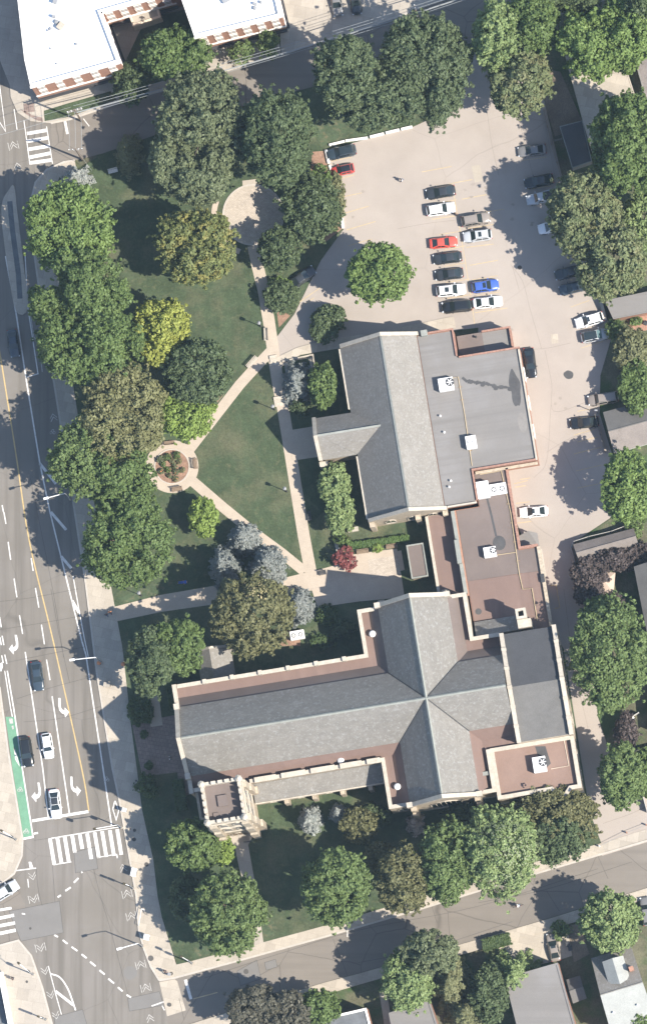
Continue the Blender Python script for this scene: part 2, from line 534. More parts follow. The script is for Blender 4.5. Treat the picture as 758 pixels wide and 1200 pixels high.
# lawns ---------------------------------------------------------------
lawn = sheet('lawn', [(90, 199.5)]+EB[::-1][1:-1]+[(207.5, 1130)]+SU+[(690, 950), (660, 760), (560, 600), (560, 385), (400, 404.5), (349, 412.5), (321.5, 421), (318.5, 402), (344.5, 367.5), (375.5, 304.5), (402, 268),
                      (380.5, 176), (482, 148), (518, 131), (560, 48.5), (380, 98.5), (300, 120.5), (200, 152.5), (120, 180.5)], .11, 'grass', thick=.16)
sheet('lawn', [(52, 130), (78, 122), (130, 107), (137, 117), (82, 137), (53, 142)], .165, 'grass', thick=.04)
sheet('lawn', [(146, 75), (172, 20), (226, 10), (236, 60), (232, 82), (150, 108)], .165, 'grass', thick=.04)
sheet('planting_bed', [(24, 128), (31, 134), (43, 141), (51, 143), (50, 138), (38, 135), (31, 131)], .16, 'paver_dark', thick=.03)
sheet('paving_pad', [(28, 122), (40, 121), (41, 131), (29, 132)], .16, 'paver_dark', thick=.03)
sheet('worn_grass', [(222, 1124), (235, 1106), (262, 1100), (265, 1112)], .118, 'worn')
sheet('worn_grass', smooth_line([(140, 702), (165, 690), (196, 682), (214, 686), (200, 695), (150, 706)], 4), .118, 'worn')
sheet('worn_grass', smooth_line([(306, 1082), (318, 1078), (325, 1088), (314, 1098), (308, 1092)], 4), .118, 'worn')
sheet('worn_grass', smooth_line([(366, 150), (380, 140), (415, 152), (402, 162), (376, 172)], 4), .118, 'worn')
sheet('shrub_bed', [(366, 178), (380, 177), (401, 268), (380, 285), (360, 250)], .118, 'mulch')
sheet('shrub_bed', [(318, 352), (324, 362), (327, 384), (343, 367), (338, 355)], .121, 'mulch')
sheet('yard_soil', [(632, 80), (656, 84), (684, 147), (650, 160), (640, 130)], .03, 'soil')
sheet('yard', [(705, 352.5), (641, 131), (660, 70), (900, 20), (900, 900), (735, 931), (722, 904), (701, 840), (693, 760), (682, 668), (672, 637), (726, 600), (717, 530), (703, 485), (704, 440), (717, 395)], .02, 'yard', thick=.06)
# paths ---------------------------------------------------------------
PZ = [.130]


def path(name, px, m='path'):
    PZ[0] += .004
    return sheet(name, px, PZ[0], m, thick=.06)


path('path', strip([(297, 288), (302, 312), (309, 340), (315, 375), (320, 410), (326, 450), (332, 480), (345, 560), (356, 628), (364, 670)], 7))
path('path', [(135, 711), (190, 697), (260, 685), (330, 678), (380, 666), (420, 655), (470, 645), (474, 668), (420, 681), (380, 690), (310, 700), (190, 717), (138, 728)])
path('path', strip([(222, 527), (250, 491), (281, 451), (300, 430), (319, 410)], 6))
path('path', strip([(226, 564), (262, 595), (300, 626), (330, 648), (357, 670)], 6))
path('concrete_walk', [(324, 419), (349, 407), (380, 399), (450, 388), (520, 373), (531, 371), (534, 384), (460, 396), (400, 408), (352, 416), (330, 430)], 'concrete')
path('path', [(335, 505), (372, 499), (376, 535), (343, 540)])
path('entrance_walk', [(268, 978), (300, 974), (291, 990), (299, 1035), (309, 1105), (298, 1108), (284, 1035), (276, 995)], 'concrete_pale')
path('forecourt', [(155, 848), (205, 838), (225, 930), (212, 935), (208, 905), (167, 910)], 'paver_dark')
path('path', [(172, 815), (186, 812), (191, 850), (177, 852)])
path('path', strip(circle((297, 252), 46, 14, 110, 215), 3.2))
plaza = path('round_plaza', circle((297, 252), 34.5), 'paver')
path('plaza_step', [(284, 212), (301, 210), (302, 221), (285, 222)], 'concrete')
ring = path('flower_circle', circle((202, 547), 31), 'path')
PZ[0] += .004
rose_soil = sheet('flower_bed_soil', circle((202, 547), 19.5), PZ[0]+.05, 'mulch', thick=.15)
path('courtyard_paving', [(405, 651), (465, 643), (470, 674), (474, 700), (420, 705), (372, 712), (365, 690), (410, 683)], 'path')
path('courtyard_inlay', [(431, 656), (466, 651), (470, 674), (434, 678)], 'paver')
path('planter_strip', [(333, 424), (366, 418), (371, 470), (340, 476)], 'concrete')
path('lawn_in_kerb', [(338, 424), (362, 420), (364, 432), (341, 437)], 'grass')
# separate cycle track islands along the shaded part of the main street
isl = sheet('cycle_island', smooth_line([(2, 245), (4, 234), (10, 224), (17, 218), (21, 250), (27, 300), (33, 360), (19, 364), (9, 310), (3, 265)], 4), .11, 'concrete', thick=.16)
sheet('island_bed', strip([(12, 236), (15, 268), (22, 320), (24, 350)], 3), .125, 'gravel_grey', thick=.04)
# concrete crossing pad
sheet('crossing_pad', [(187, 1151), (205, 1147.5), (208, 1150), (218, 1184), (196, 1191)], .010, 'concrete')
# kerb stones as real edges
MBk = MB()
for k, ln in enumerate((KE, SK, NK[:6], [(27, 983), (26, 1003), (17, 1024), (0, 1037)], [(0, 805), (10, 880), (20, 940), (27, 983)], [(0, 1108), (22, 1102), (37, 1120), (50, 1157), (62, 1202)])):
    mb = MB()
    mb.prism(strip(gp(ln), .14), -.05, .142+.002*k)
    tag(mb.build('kerb', 'kerb'), kind='structure')
mb = MB()
mb.prism(strip(gp(circle((297, 252), 35.3, 40)+[(332.3, 252)]), .12), .1, .20)
tag(mb.build('plaza_edging', 'kerb'), kind='structure')
mb = MB()
mb.prism(strip(gp(circle((202, 547), 20.2, 40)+[(222.2, 547)]), .10), .1, .27)
tag(mb.build('flower_bed_edging', 'kerb'), kind='structure')

# ------------------------------------------------------------------ paint on the roads
MZ = [.016]


def mark(name, px, m='paint_white', parent=None, z=None):
    MZ[0] += .00002
    return sheet(name, px, z or MZ[0], m, parent or road)


def line(name, a, b, w, m='paint_white', parent=None):
    return mark(name, strip([a, b], w/2), m, parent)


def pline(name, pts, w, m='paint_white', parent=None):
    return mark(name, strip(pts, w/2), m, parent)


pline('yellow_line', smooth_line([(3, 430), (19, 531), (35, 635), (62, 748), (96, 900), (104.5, 950)]), 1.5, 'paint_yellow')
pline('yellow_line', smooth_line([(-8, 340), (-4, 385), (3, 430)]), 1.5, 'paint_yellow')
for a, b in (((5, 600), (7.5, 614)), ((10, 635), (13, 656)), ((17, 678), (20.3, 700)), ((23.3, 721), (27, 743)), ((37, 654), (39.3, 669)), ((42, 689), (46, 712)), ((49, 732), (52.5, 755)),
             ((55, 773), (59, 797)), ((3, 592), (4.5, 600)), ((0, 723), (2, 735)), ((3, 745), (5, 756)), ((6, 767), (8.5, 778)), ((.5, 747), (2, 756)), ((2.5, 768), (4.3, 777))):
    line('lane_dash', a, b, 1.3)
pline('lane_line', [(30, 764), (40, 830), (50.5, 900), (57, 958)], 1.4)
pline('lane_line', [(61.5, 816), (74, 900), (82, 955)], 1.4)
pline('lane_line', [(9, 786), (16.5, 830), (21, 860), (26.5, 900), (39, 980)], 1.5)
pline('lane_line', [(6, 786), (13, 830), (15, 840)], 1.1)
pline('lane_line', [(7, 300), (19, 365), (32, 450), (47, 542), (59, 600), (75, 665), (96, 750), (101, 767), (121, 900), (131, 967)], 1.6)
pline('lane_line', [(86, 675), (93, 715), (99, 747), (104, 770)], 1.2)
pline('lane_line', [(20, 362), (33, 360), (45, 438), (32, 442)], 1.2)
pline('lane_line', [(30, 300), (33, 360)], 1.2)
pline('lane_line', [(36, 368), (40, 395), (46, 400), (50, 436)], 1.0, 'paint_worn')
for a, b in (((47, 543), (66, 567)), ((60, 600), (78, 621)), ((72, 652), (84, 666)), ((85, 704), (93, 718))):
    line('hatch_bar', a, b, 3.2)
mark('cycle_lane', [(7, 840), (17, 840), (26, 900), (37.8, 979), (28, 982), (15, 900)], 'paint_green', z=.013)
mark('lane_symbol', [(11, 842), (15, 842), (16, 848), (12, 848)], 'paint_worn')
mark('lane_symbol', [(14, 851), (16, 850), (17, 854), (15, 855)], 'paint_worn')
pline('diamond', [(17, 876), (20, 886), (23, 897), (19, 890), (17, 876)], 1.2)
pline('diamond', [(135, 938), (132.5, 948), (136.5, 961), (139.5, 950), (135, 938)], 1.2)
# bicycle symbols: two wheels and a frame
for cx, cy in ((24, 924), (31, 973), (125, 912), (62, 505)):
    for dx in (-1.6, 1.8):
        pline('cycle_symbol', [(p[0], p[1]) for p in circle((cx+dx, cy+2.0), 1.5, 10)+[(cx+dx+1.5, cy+2.0)]], .6, 'paint_worn')
    pline('cycle_symbol', [(cx-1.6, cy+2), (cx-.6, cy-1.5), (cx+1.2, cy-1.6), (cx+1.8, cy+2)], .6, 'paint_worn')
line('stop_line', (38, 962), (104, 951), 3.2)
line('stop_line', (28, 983), (40, 980.5), 2.6)
line('stop_line', (40, 977), (45, 976), 2.2)
for i, x in enumerate((59, 67.6, 76.2, 85, 94, 102.5, 111.3, 120, 129, 137.6)):
    yt = 983-(x-59)*.145
    h = {3: 20, 4: 17}.get(i, 30)
    mark('crosswalk_stripe', [(x-2.1, yt+.3), (x+2.1, yt-.3), (x+2.1+h*.165, yt+h-.3), (x-2.1+h*.165, yt+h+.3)])
line('crosswalk_edge', (57, 983), (143, 968.5), 1.2)
line('crosswalk_edge', (63, 1013.5), (84, 1010), 1.0)
line('crosswalk_edge', (114, 1005), (137, 1001), 1.0)
line('crosswalk_edge', (137, 1001), (138, 1006), 1.3)
line('crosswalk_bar', (0, 1066.5), (14, 1064), 3.0)
line('crosswalk_bar', (0, 1076), (17, 1072.5), 3.6)
line('crosswalk_bar', (0, 1085), (18, 1081.5), 3.8)
line('crosswalk_bar', (0, 1094), (19, 1090), 3.8)
for a, b in (((32, 156.5), (56, 152.5)), ((32.5, 165.5), (57, 161.5)), ((34, 175), (58, 171)), ((35, 184.5), (59.5, 179.5)), ((35.5, 191), (61, 187.5))):
    line('crosswalk_bar', a, b, 4.0)
line('crosswalk_edge', (28.5, 141), (35.5, 193), 1.0)
line('crosswalk_edge', (55, 148), (62, 192), 1.0)
pline('lane_line', [(0, 100), (7, 154), (0, 143)], 1.0)
pline('lane_line', [(17, 128), (20.5, 152)], 1.0)
line('stop_line', (76.5, 142), (79.5, 157), 3.0, parent=top_road)
line('lane_line', (98, 139), (105, 148), 1.0, parent=top_road)
line('stop_line', (217.5, 1148), (224, 1171), 3.4, parent=side_road)
line('yellow_line', (227, 1170.5), (255, 1163), 1.2, 'paint_yellow_worn', side_road)
line('lane_line', (407, 1090), (407, 1098), 1.0, parent=side_road)
for a, b in (((68, 1051.5), (71.8, 1049)), ((77, 1044), (83.3, 1039.8)), ((87, 1034.3), (92.3, 1029)), ((95.5, 1022.6), (97, 1021.5)), ((64, 1095.6), (68.3, 1098)), ((73.8, 1101.6), (79.5, 1106)),
             ((84.3, 1109.6), (91, 1114.4)), ((96, 1118.3), (102, 1122.8)), ((106, 1127), (112.4, 1132.3)), ((117, 1137), (123, 1142)), ((127.3, 1147), (134, 1152.4)), ((138.4, 1157), (144, 1161.6)), ((148.6, 1165.8), (154, 1169))):
    line('guide_dash', a, b, 2.0)


def chevron(cx, cy, up, ang=13, dashes=True, w=.8):
    ca, sa = math.cos(R(ang)), math.sin(R(ang))
    k = -1 if up else 1

    def t(x, y):
        return (cx+x*ca+y*k*sa, cy-x*sa*1+y*k*ca)
    for d in (-1.6, 2.0):
        pline('chevron', [t(-4, d-3), t(0, d+2), t(4, d-3)], w, 'paint_worn')
    if dashes:
        for x in (-5.6, 5.6):
            line('lane_dash', t(x, -5.5), t(x, 4), .8, 'paint_worn')


for cx, cy, up, d in ((38.5, 1027, 0, 0), (40, 1054, 0, 1), (48, 1111, 0, 1), (53, 1138, 0, 0), (60, 1166, 0, 0), (66, 1190, 0, 0), (144.5, 1017, 1, 0), (149, 1047, 1, 1), (154, 1073, 1, 1), (165, 1130, 1, 1),
                      (171, 1157, 1, 1), (176, 1193, 1, 0), (16, 170, 1, 1), (21, 195, 1, 0), (63, 489, 1, 0)):
    chevron(cx, cy, up, dashes=bool(d))
line('lane_line', (33, 1030), (34, 1040), 1.0)
line('lane_line', (19, 1020.3), (43, 1017.3), 1.2)
mark('lane_block', [(34, 1010), (37, 1010), (40, 1018), (35.5, 1018.4)])
line('lane_block', (26, 1070.5), (30, 1071.3), 1.6)
pline('lane_line', [(57, 1132), (66, 1166), (72.5, 1189)], 1.0)
pline('lane_line', smooth_line([(59, 1141), (70, 1145), (79, 1157), (85, 1172), (89, 1184)]), 1.7)
line('hatch_bar', (65.5, 1161.5), (86.5, 1178), 3.0)
line('lane_line', (178, 1179), (192, 1174), 1.4)
line('lane_line', (190, 1178), (193, 1184), 1.2)


def turn_arrow(x, y, side, ang=9):
    """curved arrow painted for traffic coming down the street"""
    pts = [(1.3, 0), (-1.3, 0), (-1.5, 9), (-1.0, 12.5), (1.6, 14.6), (1.2, 11.6), (7.8, 16.8), (3.8, 23.2), (3.2, 19.4), (-1.6, 18), (-4.0, 14.5), (-4.0, 9)]
    pts = [(-1.4, 0), (1.4, 0), (2.0, 10), (1.2, 13.5), (-1.6, 15.2), (-1.8, 12), (-8, 18), (-3, 24), (-2.4, 20), (2.4, 17.8), (4.6, 14), (4.4, 9), (4.0, 0)]
    pts = [(1.2, 0), (3.8, 0), (4.6, 9), (4.0, 14.5), (1.6, 18.0), (-1.8, 19.4), (-2.2, 23.4), (-7.4, 16.6), (-2.6, 11.2), (-2.4, 14.8), (.6, 13.6), (1.8, 11)]
    ca, sa = math.cos(R(ang)), math.sin(R(ang))
    out = [(x+side*px*ca+py*sa*.6, y+py*ca) for px, py in pts]
    return mark('turn_arrow', out)


turn_arrow(16.5, 744, 1)
turn_arrow(72.5, 818, -1)
turn_arrow(43, 917, 1)
turn_arrow(86.5, 910, -1)
mark('arrow_mark', [(0, 778), (3, 776), (4, 781), (2, 787), (0, 786)])

# patches of newer asphalt, tar seams, covers
for pts in ([(87, 999), (111, 992.5), (115, 1018), (89, 1023)], [(11, 1068), (70, 1056), (74.5, 1093), (25, 1103)], [(150, 1170), (187, 1162), (192, 1178), (152, 1185)], [(64, 1192), (97, 1183), (104, 1206), (66, 1212)]):
    mark('asphalt_patch', pts, 'asphalt_patch', z=.0105+.0004*len(road.children) % .001)
    pline('tar_seam', pts+[pts[0]], .45, 'tar')
for pts in ([(43, 1016), (45, 1040), (50, 1062)], [(62, 1015), (65, 1058)], [(97, 600), (98, 640)], [(60, 690), (70, 745), (82, 800)], [(0, 705), (40, 700), (92, 690)], [(0, 738), (50, 730), (95, 722)],
            [(10, 776), (50, 768), (100, 758)], [(20, 819), (60, 806), (108, 793)], [(28, 846), (70, 842), (118, 828)], [(40, 985), (60, 982)], [(110, 1018), (118, 1050), (130, 1090), (150, 1165)], [(36, 560), (62, 690), (75, 770)]):
    pline('tar_seam', smooth_line(pts), .38, 'tar')
for pts in ([(278, 1138), (301, 1125), (306, 1147), (282, 1155)], [(310, 1128), (323, 1124), (325, 1133), (312, 1137)]):
    mark('asphalt_patch', pts, 'asphalt_patch', side_road, z=.0125)
    pline('tar_seam', pts+[pts[0]], .45, 'tar', side_road)
for pts in ([(240, 1146), (320, 1120), (420, 1090), (560, 1062), (700, 1018)], [(390, 1100), (402, 1130), (410, 1152)], [(420, 1128), (500, 1112), (600, 1080)], [(640, 1044), (655, 1068)], [(505, 1060), (512, 1082)],
            [(210, 1170), (216, 1195)], [(560, 1058), (640, 1042), (740, 1010)], [(700, 1003), (712, 1030)]):
    pline('tar_seam', smooth_line(pts), .4, 'tar', side_road)
for cx, cy, rr in ((288.5, 1138.5, 3),):
    mark('manhole_cover', circle((cx, cy), rr, 16), 'tar', side_road)
for cx, cy, p_ in ((158, 973, 2), (157.5, 983.8, 2.4), (172, 1013, 2.6), (153, 971.5, 1.2), (199, 1177.5, 2.4), (177, 1123, 3.4), (32, 1150.5, 1.6), (33, 127, 2.0), (160, 915, 1.2), (134, 817.5, 1.5), (201, 1141, 2.2)):
    tag(sheet('manhole_cover', circle((cx, cy), p_, 14), .1475, 'tar'), kind='structure')
mark('manhole_cover', circle((153, 1140), 8, 20), 'asphalt_patch', z=.0118)
mark('manhole_cover', circle((36, 1088), 1.5, 12), 'tar')
mark('manhole_cover', circle((140, 1006), 2.2, 12), 'asphalt_patch')
# car park paint
for a, b in (((390, 211.5), (415, 205)), ((397, 231.5), (424, 226)), ((402, 250.5), (432, 241.5)), ((406, 269.5), (440, 259.5)), ((494, 201.5), (529, 195)), ((531, 214.5), (553, 210.5)), ((541, 233.5), (570, 228)),
             ((506, 257), (533, 253)), ((550, 311), (583, 305)), ((556, 366.5), (594, 361)), ((520, 293), (545, 288)), ((546, 290), (578, 286)), ((672, 510), (696, 503)), ((672, 532), (704, 524)),
             ((602, 567), (618, 563)), ((603, 571), (616, 569)), ((606, 613), (622, 611)), ((609, 562), (621, 560)), ((676, 383), (690, 380)), ((345, 358), (377, 336)), ((352, 360), (368, 349)), ((700, 512), (676, 518))):
    line('bay_line', a, b, 1.0, 'paint_yellow_worn', lot)
pline('bay_line', [(532, 230), (545, 307), (554, 366), (556, 381)], .9, 'paint_yellow_worn', lot)
for pts in ([(570, 128), (576, 170), (584, 205)], [(598, 310), (612, 330), (620, 360), (634, 408)], [(612, 410), (640, 408), (668, 402)], [(638, 410), (646, 450), (649, 482), (690, 470)], [(608, 340), (600, 312)], [(645, 475), (640, 540), (625, 560)],
            [(466, 268), (500, 262), (533, 258)], [(640, 530), (665, 515), (700, 500)], [(600, 120), (610, 150), (625, 210)], [(660, 690), (672, 780), (690, 860)], [(706, 965), (735, 955), (758, 945)]):
    pline('tar_seam', smooth_line(pts), .36, 'seam', lot)
mark('dark_stain', smooth_line([(660, 437), (665, 434), (671, 437), (670, 443), (664, 444), (660, 440)]+[(660, 437)], 4), 'stain', lot)
mark('manhole_cover', circle((608.5, 313.5), 2.6, 14), 'tar', lot)
for pts in ([(645, 392), (653, 391), (654, 402), (646, 403)], [(552, 195), (562, 193), (566, 212), (556, 214)]):
    mark('concrete_patch', pts, 'concrete', lot)

for a, b in (((560, 250), (590, 245)), ((548, 268), (578, 263)), ((553, 328), (583, 323)), ((555, 347), (586, 342)), ((508, 219), (531, 215)), ((512, 238), (535, 234)), ((514, 275), (540, 271)), ((520, 312), (546, 308)), ((522, 331), (550, 327)), ((524, 350), (553, 345)),
             ((408, 288), (436, 280)), ((388, 189), (412, 184)), ((612, 188), (640, 184)), ((618, 222), (645, 218)), ((668, 360), (690, 352)), ((680, 408), (706, 400)), ((676, 482), (700, 478)), ((674, 552), (704, 545)), ((676, 572), (706, 566)), ((604, 590), (620, 588))):
    line('bay_line', a, b, .8, 'paint_yellow_worn', lot)
rs = random.Random(21)
for i in range(26):                            # oil drips and scuffs in the bays and lanes
    x, y = rs.choice(((520, 240), (560, 265), (525, 330), (566, 345), (415, 215), (420, 250), (560, 220), (600, 380), (660, 470), (640, 560), (610, 250), (480, 240), (660, 420)))
    x += rs.uniform(-16, 16)
    y += rs.uniform(-16, 16)
    q = [(x+rs.uniform(.7, 1.3)*rs.uniform(1.2, 3.2)*math.cos(t), y+rs.uniform(.7, 1.3)*1.6*math.sin(t)) for t in np.linspace(0, 6.28, 9, endpoint=False)]
    mark('oil_stain', q, 'lot_stain', lot)

# ================================================================== buildings


def edge_wall(pts, z0, z1, w, closed=False):
    """parapet standing on a polyline (2-D), w wide to its right-hand (inner) side"""
    mb = MB()
    if closed:
        pts = ccw(list(pts))
        n = len(pts)
        inner = inset(pts, w)
        vs_, fs = [], []
        for z in (z0, z1):
            vs_ += [(x, y, z) for x, y in pts]+[(x, y, z) for x, y in inner]
        for i in range(n):
            j = (i+1) % n
            fs += [(i, j, 2*n+j, 2*n+i), (n+j, n+i, 3*n+i, 3*n+j), (2*n+i, 2*n+j, 3*n+j, 3*n+i)]
        mb.add(vs_, fs)
    else:
        mb.prism(strip(pts, w/2), z0, z1)
    return mb


def inset(pts, d):
    pts = ccw(list(pts))
    P = [Vector(p) for p in pts]
    out = []
    n = len(P)
    for i in range(n):
        d0 = (P[i]-P[i-1]).normalized()
        d1 = (P[(i+1) % n]-P[i]).normalized()
        n0, n1 = Vector((-d0.y, d0.x)), Vector((-d1.y, d1.x))
        m = (n0+n1).normalized()
        out.append(tuple(P[i]+m*d/max(.3, m.dot(n0))))
    return out


def gable_wall(mb, axis, pos, t, a0, a1, z0, ze, zr, am=None):
    """upright gable end: axis 'u' means it spans u at v=pos"""
    am = (a0+a1)/2 if am is None else am
    prof = [(a0, z0), (a1, z0), (a1, ze), (am, zr), (a0, ze)]
    vs_ = []
    for q in (pos, pos+t):
        for a, z in prof:
            vs_.append((a, q, z) if axis == 'u' else (q, a, z))
    mb.add(vs_, [(0, 1, 2, 3, 4), (9, 8, 7, 6, 5)]+[(i, 5+i, 5+(i+1) % 5, (i+1) % 5) for i in range(5)])
    return mb


def coping(mb, axis, pos, t, a0, a1, ze, zr, am=None, h=.22):
    am = (a0+a1)/2 if am is None else am
    for (p, zp), (q, zq) in (((a0, ze), (am, zr)), ((am, zr), (a1, ze))):
        vs_ = []
        for b in (pos, pos+t):
            for a, z in ((p, zp), (q, zq), (q, zq+h), (p, zp+h)):
                vs_.append((a, b, z) if axis == 'u' else (b, a, z))
        mb.add(vs_, [(0, 1, 2, 3), (7, 6, 5, 4), (0, 4, 5, 1), (3, 2, 6, 7), (1, 5, 6, 2), (0, 3, 7, 4)])
    return mb


def window_part(root, axis, pos, out, a, z0, w, h, frame='stone_pale', pane='glass', arch=True, name='window', d=.12):
    """window on a wall face; axis 'u': wall spans u at v=pos, out = +1/-1 outward"""
    prof = [(a-w/2, z0), (a+w/2, z0), (a+w/2, z0+h*.72), (a+w*.25, z0+h*.92), (a, z0+h), (a-w*.25, z0+h*.92), (a-w/2, z0+h*.72)] if arch else \
        [(a-w/2, z0), (a+w/2, z0), (a+w/2, z0+h), (a-w/2, z0+h)]

    def ext(mb, pr, p0, p1):
        n = len(pr)
        vs_ = []
        for q in (p0, p1):
            vs_ += [((x, q, z) if axis == 'u' else (q, x, z)) for x, z in pr]
        mb.add(vs_, [tuple(range(n)), tuple(range(2*n-1, n-1, -1))]+[(i, n+i, n+(i+1) % n, (i+1) % n) for i in range(n)])
    cx, cz = a, z0+h*.5
    big = [(cx+(x-cx)*(1+.36/w), cz+(z-cz)*(1+.36/h)) for x, z in prof]
    f = MB()
    # ring frame
    n = len(prof)
    vs_ = []
    for q in (pos, pos+out*d):
        for pr in (big, prof):
            vs_ += [((x, q, z) if axis == 'u' else (q, x, z)) for x, z in pr]
    fs = []
    for i in range(n):
        j = (i+1) % n
        fs += [(2*n+i, 2*n+j, 3*n+j, 3*n+i), (i, j, 2*n+j, 2*n+i), (n+i, n+j, 3*n+j, 3*n+i)]
    f.add(vs_, fs)
    o = f.build(name, frame, root)
    g = MB()
    ext(g, prof, pos, pos+out*.03)
    g.build('pane', pane, o)
    if w > 1.1:
        m = MB()
        for k in range(1, int(w/.8)+1):
            x = a-w/2+k*w/(int(w/.8)+1)
            ext(m, [(x-.06, z0), (x+.06, z0), (x+.06, z0+h*.8), (x-.06, z0+h*.8)], pos+out*.031, pos+out*.09)
        m.build('mullion', frame, o)
    return o


def ac_unit(loc, rz, size, label, fans=1, parts_mat='metal_white', group=None):
    r = tag(empty('roof_air_conditioner', loc, rz), label, 'air conditioner', group)
    x, y, z = size
    MB().box(-x/2, x/2, -y/2, y/2, .12, z).build('casing', parts_mat, r)
    MB().box(-x/2+.1, x/2-.1, -y/2+.1, y/2-.1, 0, .12).build('base_frame', 'metal_grey', r)
    for k in range(fans):
        fx = x*.28 if fans == 1 else (-x*.25+k*x*.5/(fans-1))
        fo = MB().lathe((fx, 0 if fans > 1 else y*.12, 0), [(min(x/fans, y)*.33, z), (min(x/fans, y)*.33, z+.06), (min(x/fans, y)*.28, z+.06)], 16).build('fan_ring', 'metal_dark', r)
        mb = MB()
        for q in range(3):
            mb.obox((fx, 0 if fans > 1 else y*.12, z+.075), (min(x/fans, y)*.52, .12, .02), q*math.pi/3)
        mb.build('fan_blade', 'metal_white', fo)
    mb = MB()
    for k in range(4):
        mb.box(-x/2-.02, -x/2, -y*.4, y*.4, .25+k*z*.18, .25+k*z*.18+z*.08)
    mb.build('grille', 'metal_grey', r)
    return r


# ------------------------------------------------------------------ stone church
CH = (17.153, -30.724, 0)
ch = tag(empty('stone_church', CH, A0), 'large cross-plan stone church with grey slate roofs and square crenellated tower', 'church')
HW, ZE, ZR = 5.3, 11.0, 17.3
UW, UE, VN, VS = -38.3, 12.4, 15.7, -15.1
# walls
w = MB()
w.box(UW, UE, -HW, HW, 0, ZE-.12)
wall = w.build('wall', 'stone', ch)
MB().box(-HW, HW, HW+.003, VN, 0, ZE-.123).build('transept_wall', 'stone', ch)
MB().box(-HW, HW, VS, -HW-.003, 0, ZE-.123).build('transept_wall', 'stone', ch)
AIS = {'n': [(UW-.1, HW), (UW-.1, 9.0), (-8.7, 9.0), (-8.7, VN+.2), (-HW, VN+.2), (-HW, HW)],
       'ne': [(HW, HW), (HW, VN+.2), (8.3, VN+.2), (8.3, 8.9), (12.5, 8.9), (12.5, HW)],
       's': [(UW-.1, -HW), (-HW, -HW), (-HW, VS-.1), (-8.75, VS-.1), (-8.75, -7.8), (UW-.1, -7.8)],
       'se': [(HW, -HW), (12.5, -HW), (12.5, -8.5), (8.0, -8.5), (8.0, VS-.1), (HW, VS-.1)]}
for k, p in AIS.items():
    MB().prism(p, 0, 8.6).build('aisle_wall', 'stone', ch)
    MB().prism(inset(p, .02), 8.6, 8.66).build('aisle_roof', 'roof_red', ch)
# sloping skirts from the flat aisle roofs up to the slates
SKW, Z0s, Z1s = 1.75, 8.70, 10.7
for pts, sx, sy in (([(UW, HW), (-HW, HW), (-HW, VN-.1)], -1, 1), ([(HW, VN-.1), (HW, HW), (UE, HW)], 1, 1), ([(UW, -HW), (-HW, -HW), (-HW, VS+.2)], -1, -1), ([(HW, VS+.2), (HW, -HW), (UE, -HW)], 1, -1)):
    corner = pts[1]
    out = (corner[0]+sx*SKW, corner[1]+sy*SKW)
    for q in (pts[0], pts[2]):
        if abs(q[1]-corner[1]) < .01:
            oq = (q[0], q[1]+sy*SKW)
        else:
            oq = (q[0]+sx*SKW, q[1])
        MB().slab([(q[0], q[1], Z1s), (corner[0], corner[1], Z1s), (out[0], out[1], Z0s), (oq[0], oq[1], Z0s)], .03).build('skirt_roof', 'roof_brown' if sy > 0 else 'roof_red', ch)  # north skirts take the darker brown: shade of the slope put into the colour
# slate slopes
O = (0, 0, ZR)
EX = .12   # eave overhang
slopes = [([O, (UW, 0, ZR), (UW, HW+EX, ZE-.14), (-HW-EX, HW+EX, ZE-.14)], 'slate'), ([O, (0, VN, ZR), (-HW-EX, VN, ZE-.14), (-HW-EX, HW+EX, ZE-.14)], 'slate'),
          ([O, (0, VN, ZR), (HW+EX, VN, ZE-.14), (HW+EX, HW+EX, ZE-.14)], 'slate_pale'), ([O, (UE, 0, ZR), (UE, HW+EX, ZE-.14), (HW+EX, HW+EX, ZE-.14)], 'slate'),
          ([O, (UW, 0, ZR), (UW, -HW-EX, ZE-.14), (-HW-EX, -HW-EX, ZE-.14)], 'slate_pale'), ([O, (0, VS, ZR), (-HW-EX, VS, ZE-.14), (-HW-EX, -HW-EX, ZE-.14)], 'slate'),
          ([O, (0, VS, ZR), (HW+EX, VS, ZE-.14), (HW+EX, -HW-EX, ZE-.14)], 'slate_pale'), ([O, (UE, 0, ZR), (UE, -HW-EX, ZE-.14), (HW+EX, -HW-EX, ZE-.14)], 'slate_pale')]
for p, m in slopes:
    MB().slab(p, .10).build('roof_slope', 'slate', ch)
for a, b in (((UW+.1, 0, ZR), (UE, 0, ZR)), ((0, VS, ZR), (0, VN, ZR))):
    mb = MB()
    if a[1] == b[1]:
        mb.slab([(a[0], -.22, ZR-.12), (b[0], -.22, ZR-.12), (b[0], 0, ZR+.1), (a[0], 0, ZR+.1)], .05).slab([(a[0], .22, ZR-.12), (b[0], .22, ZR-.12), (b[0], 0, ZR+.1), (a[0], 0, ZR+.1)], .05)
    else:
        mb.slab([(-.22, a[1], ZR-.12), (-.22, b[1], ZR-.12), (0, b[1], ZR+.1), (0, a[1], ZR+.1)], .05).slab([(.22, a[1], ZR-.12), (.22, b[1], ZR-.12), (0, b[1], ZR+.1), (0, a[1], ZR+.1)], .05)
    mb.build('ridge_cap', 'copper', ch)
for sx, sy in ((1, 1), (1, -1), (-1, 1), (-1, -1)):
    MB().tube([(0+sx*.2, sy*.2, ZR-.15), (sx*(HW+EX), sy*(HW+EX), ZE-.08)], .09, 5).build('valley', 'metal_dark', ch)
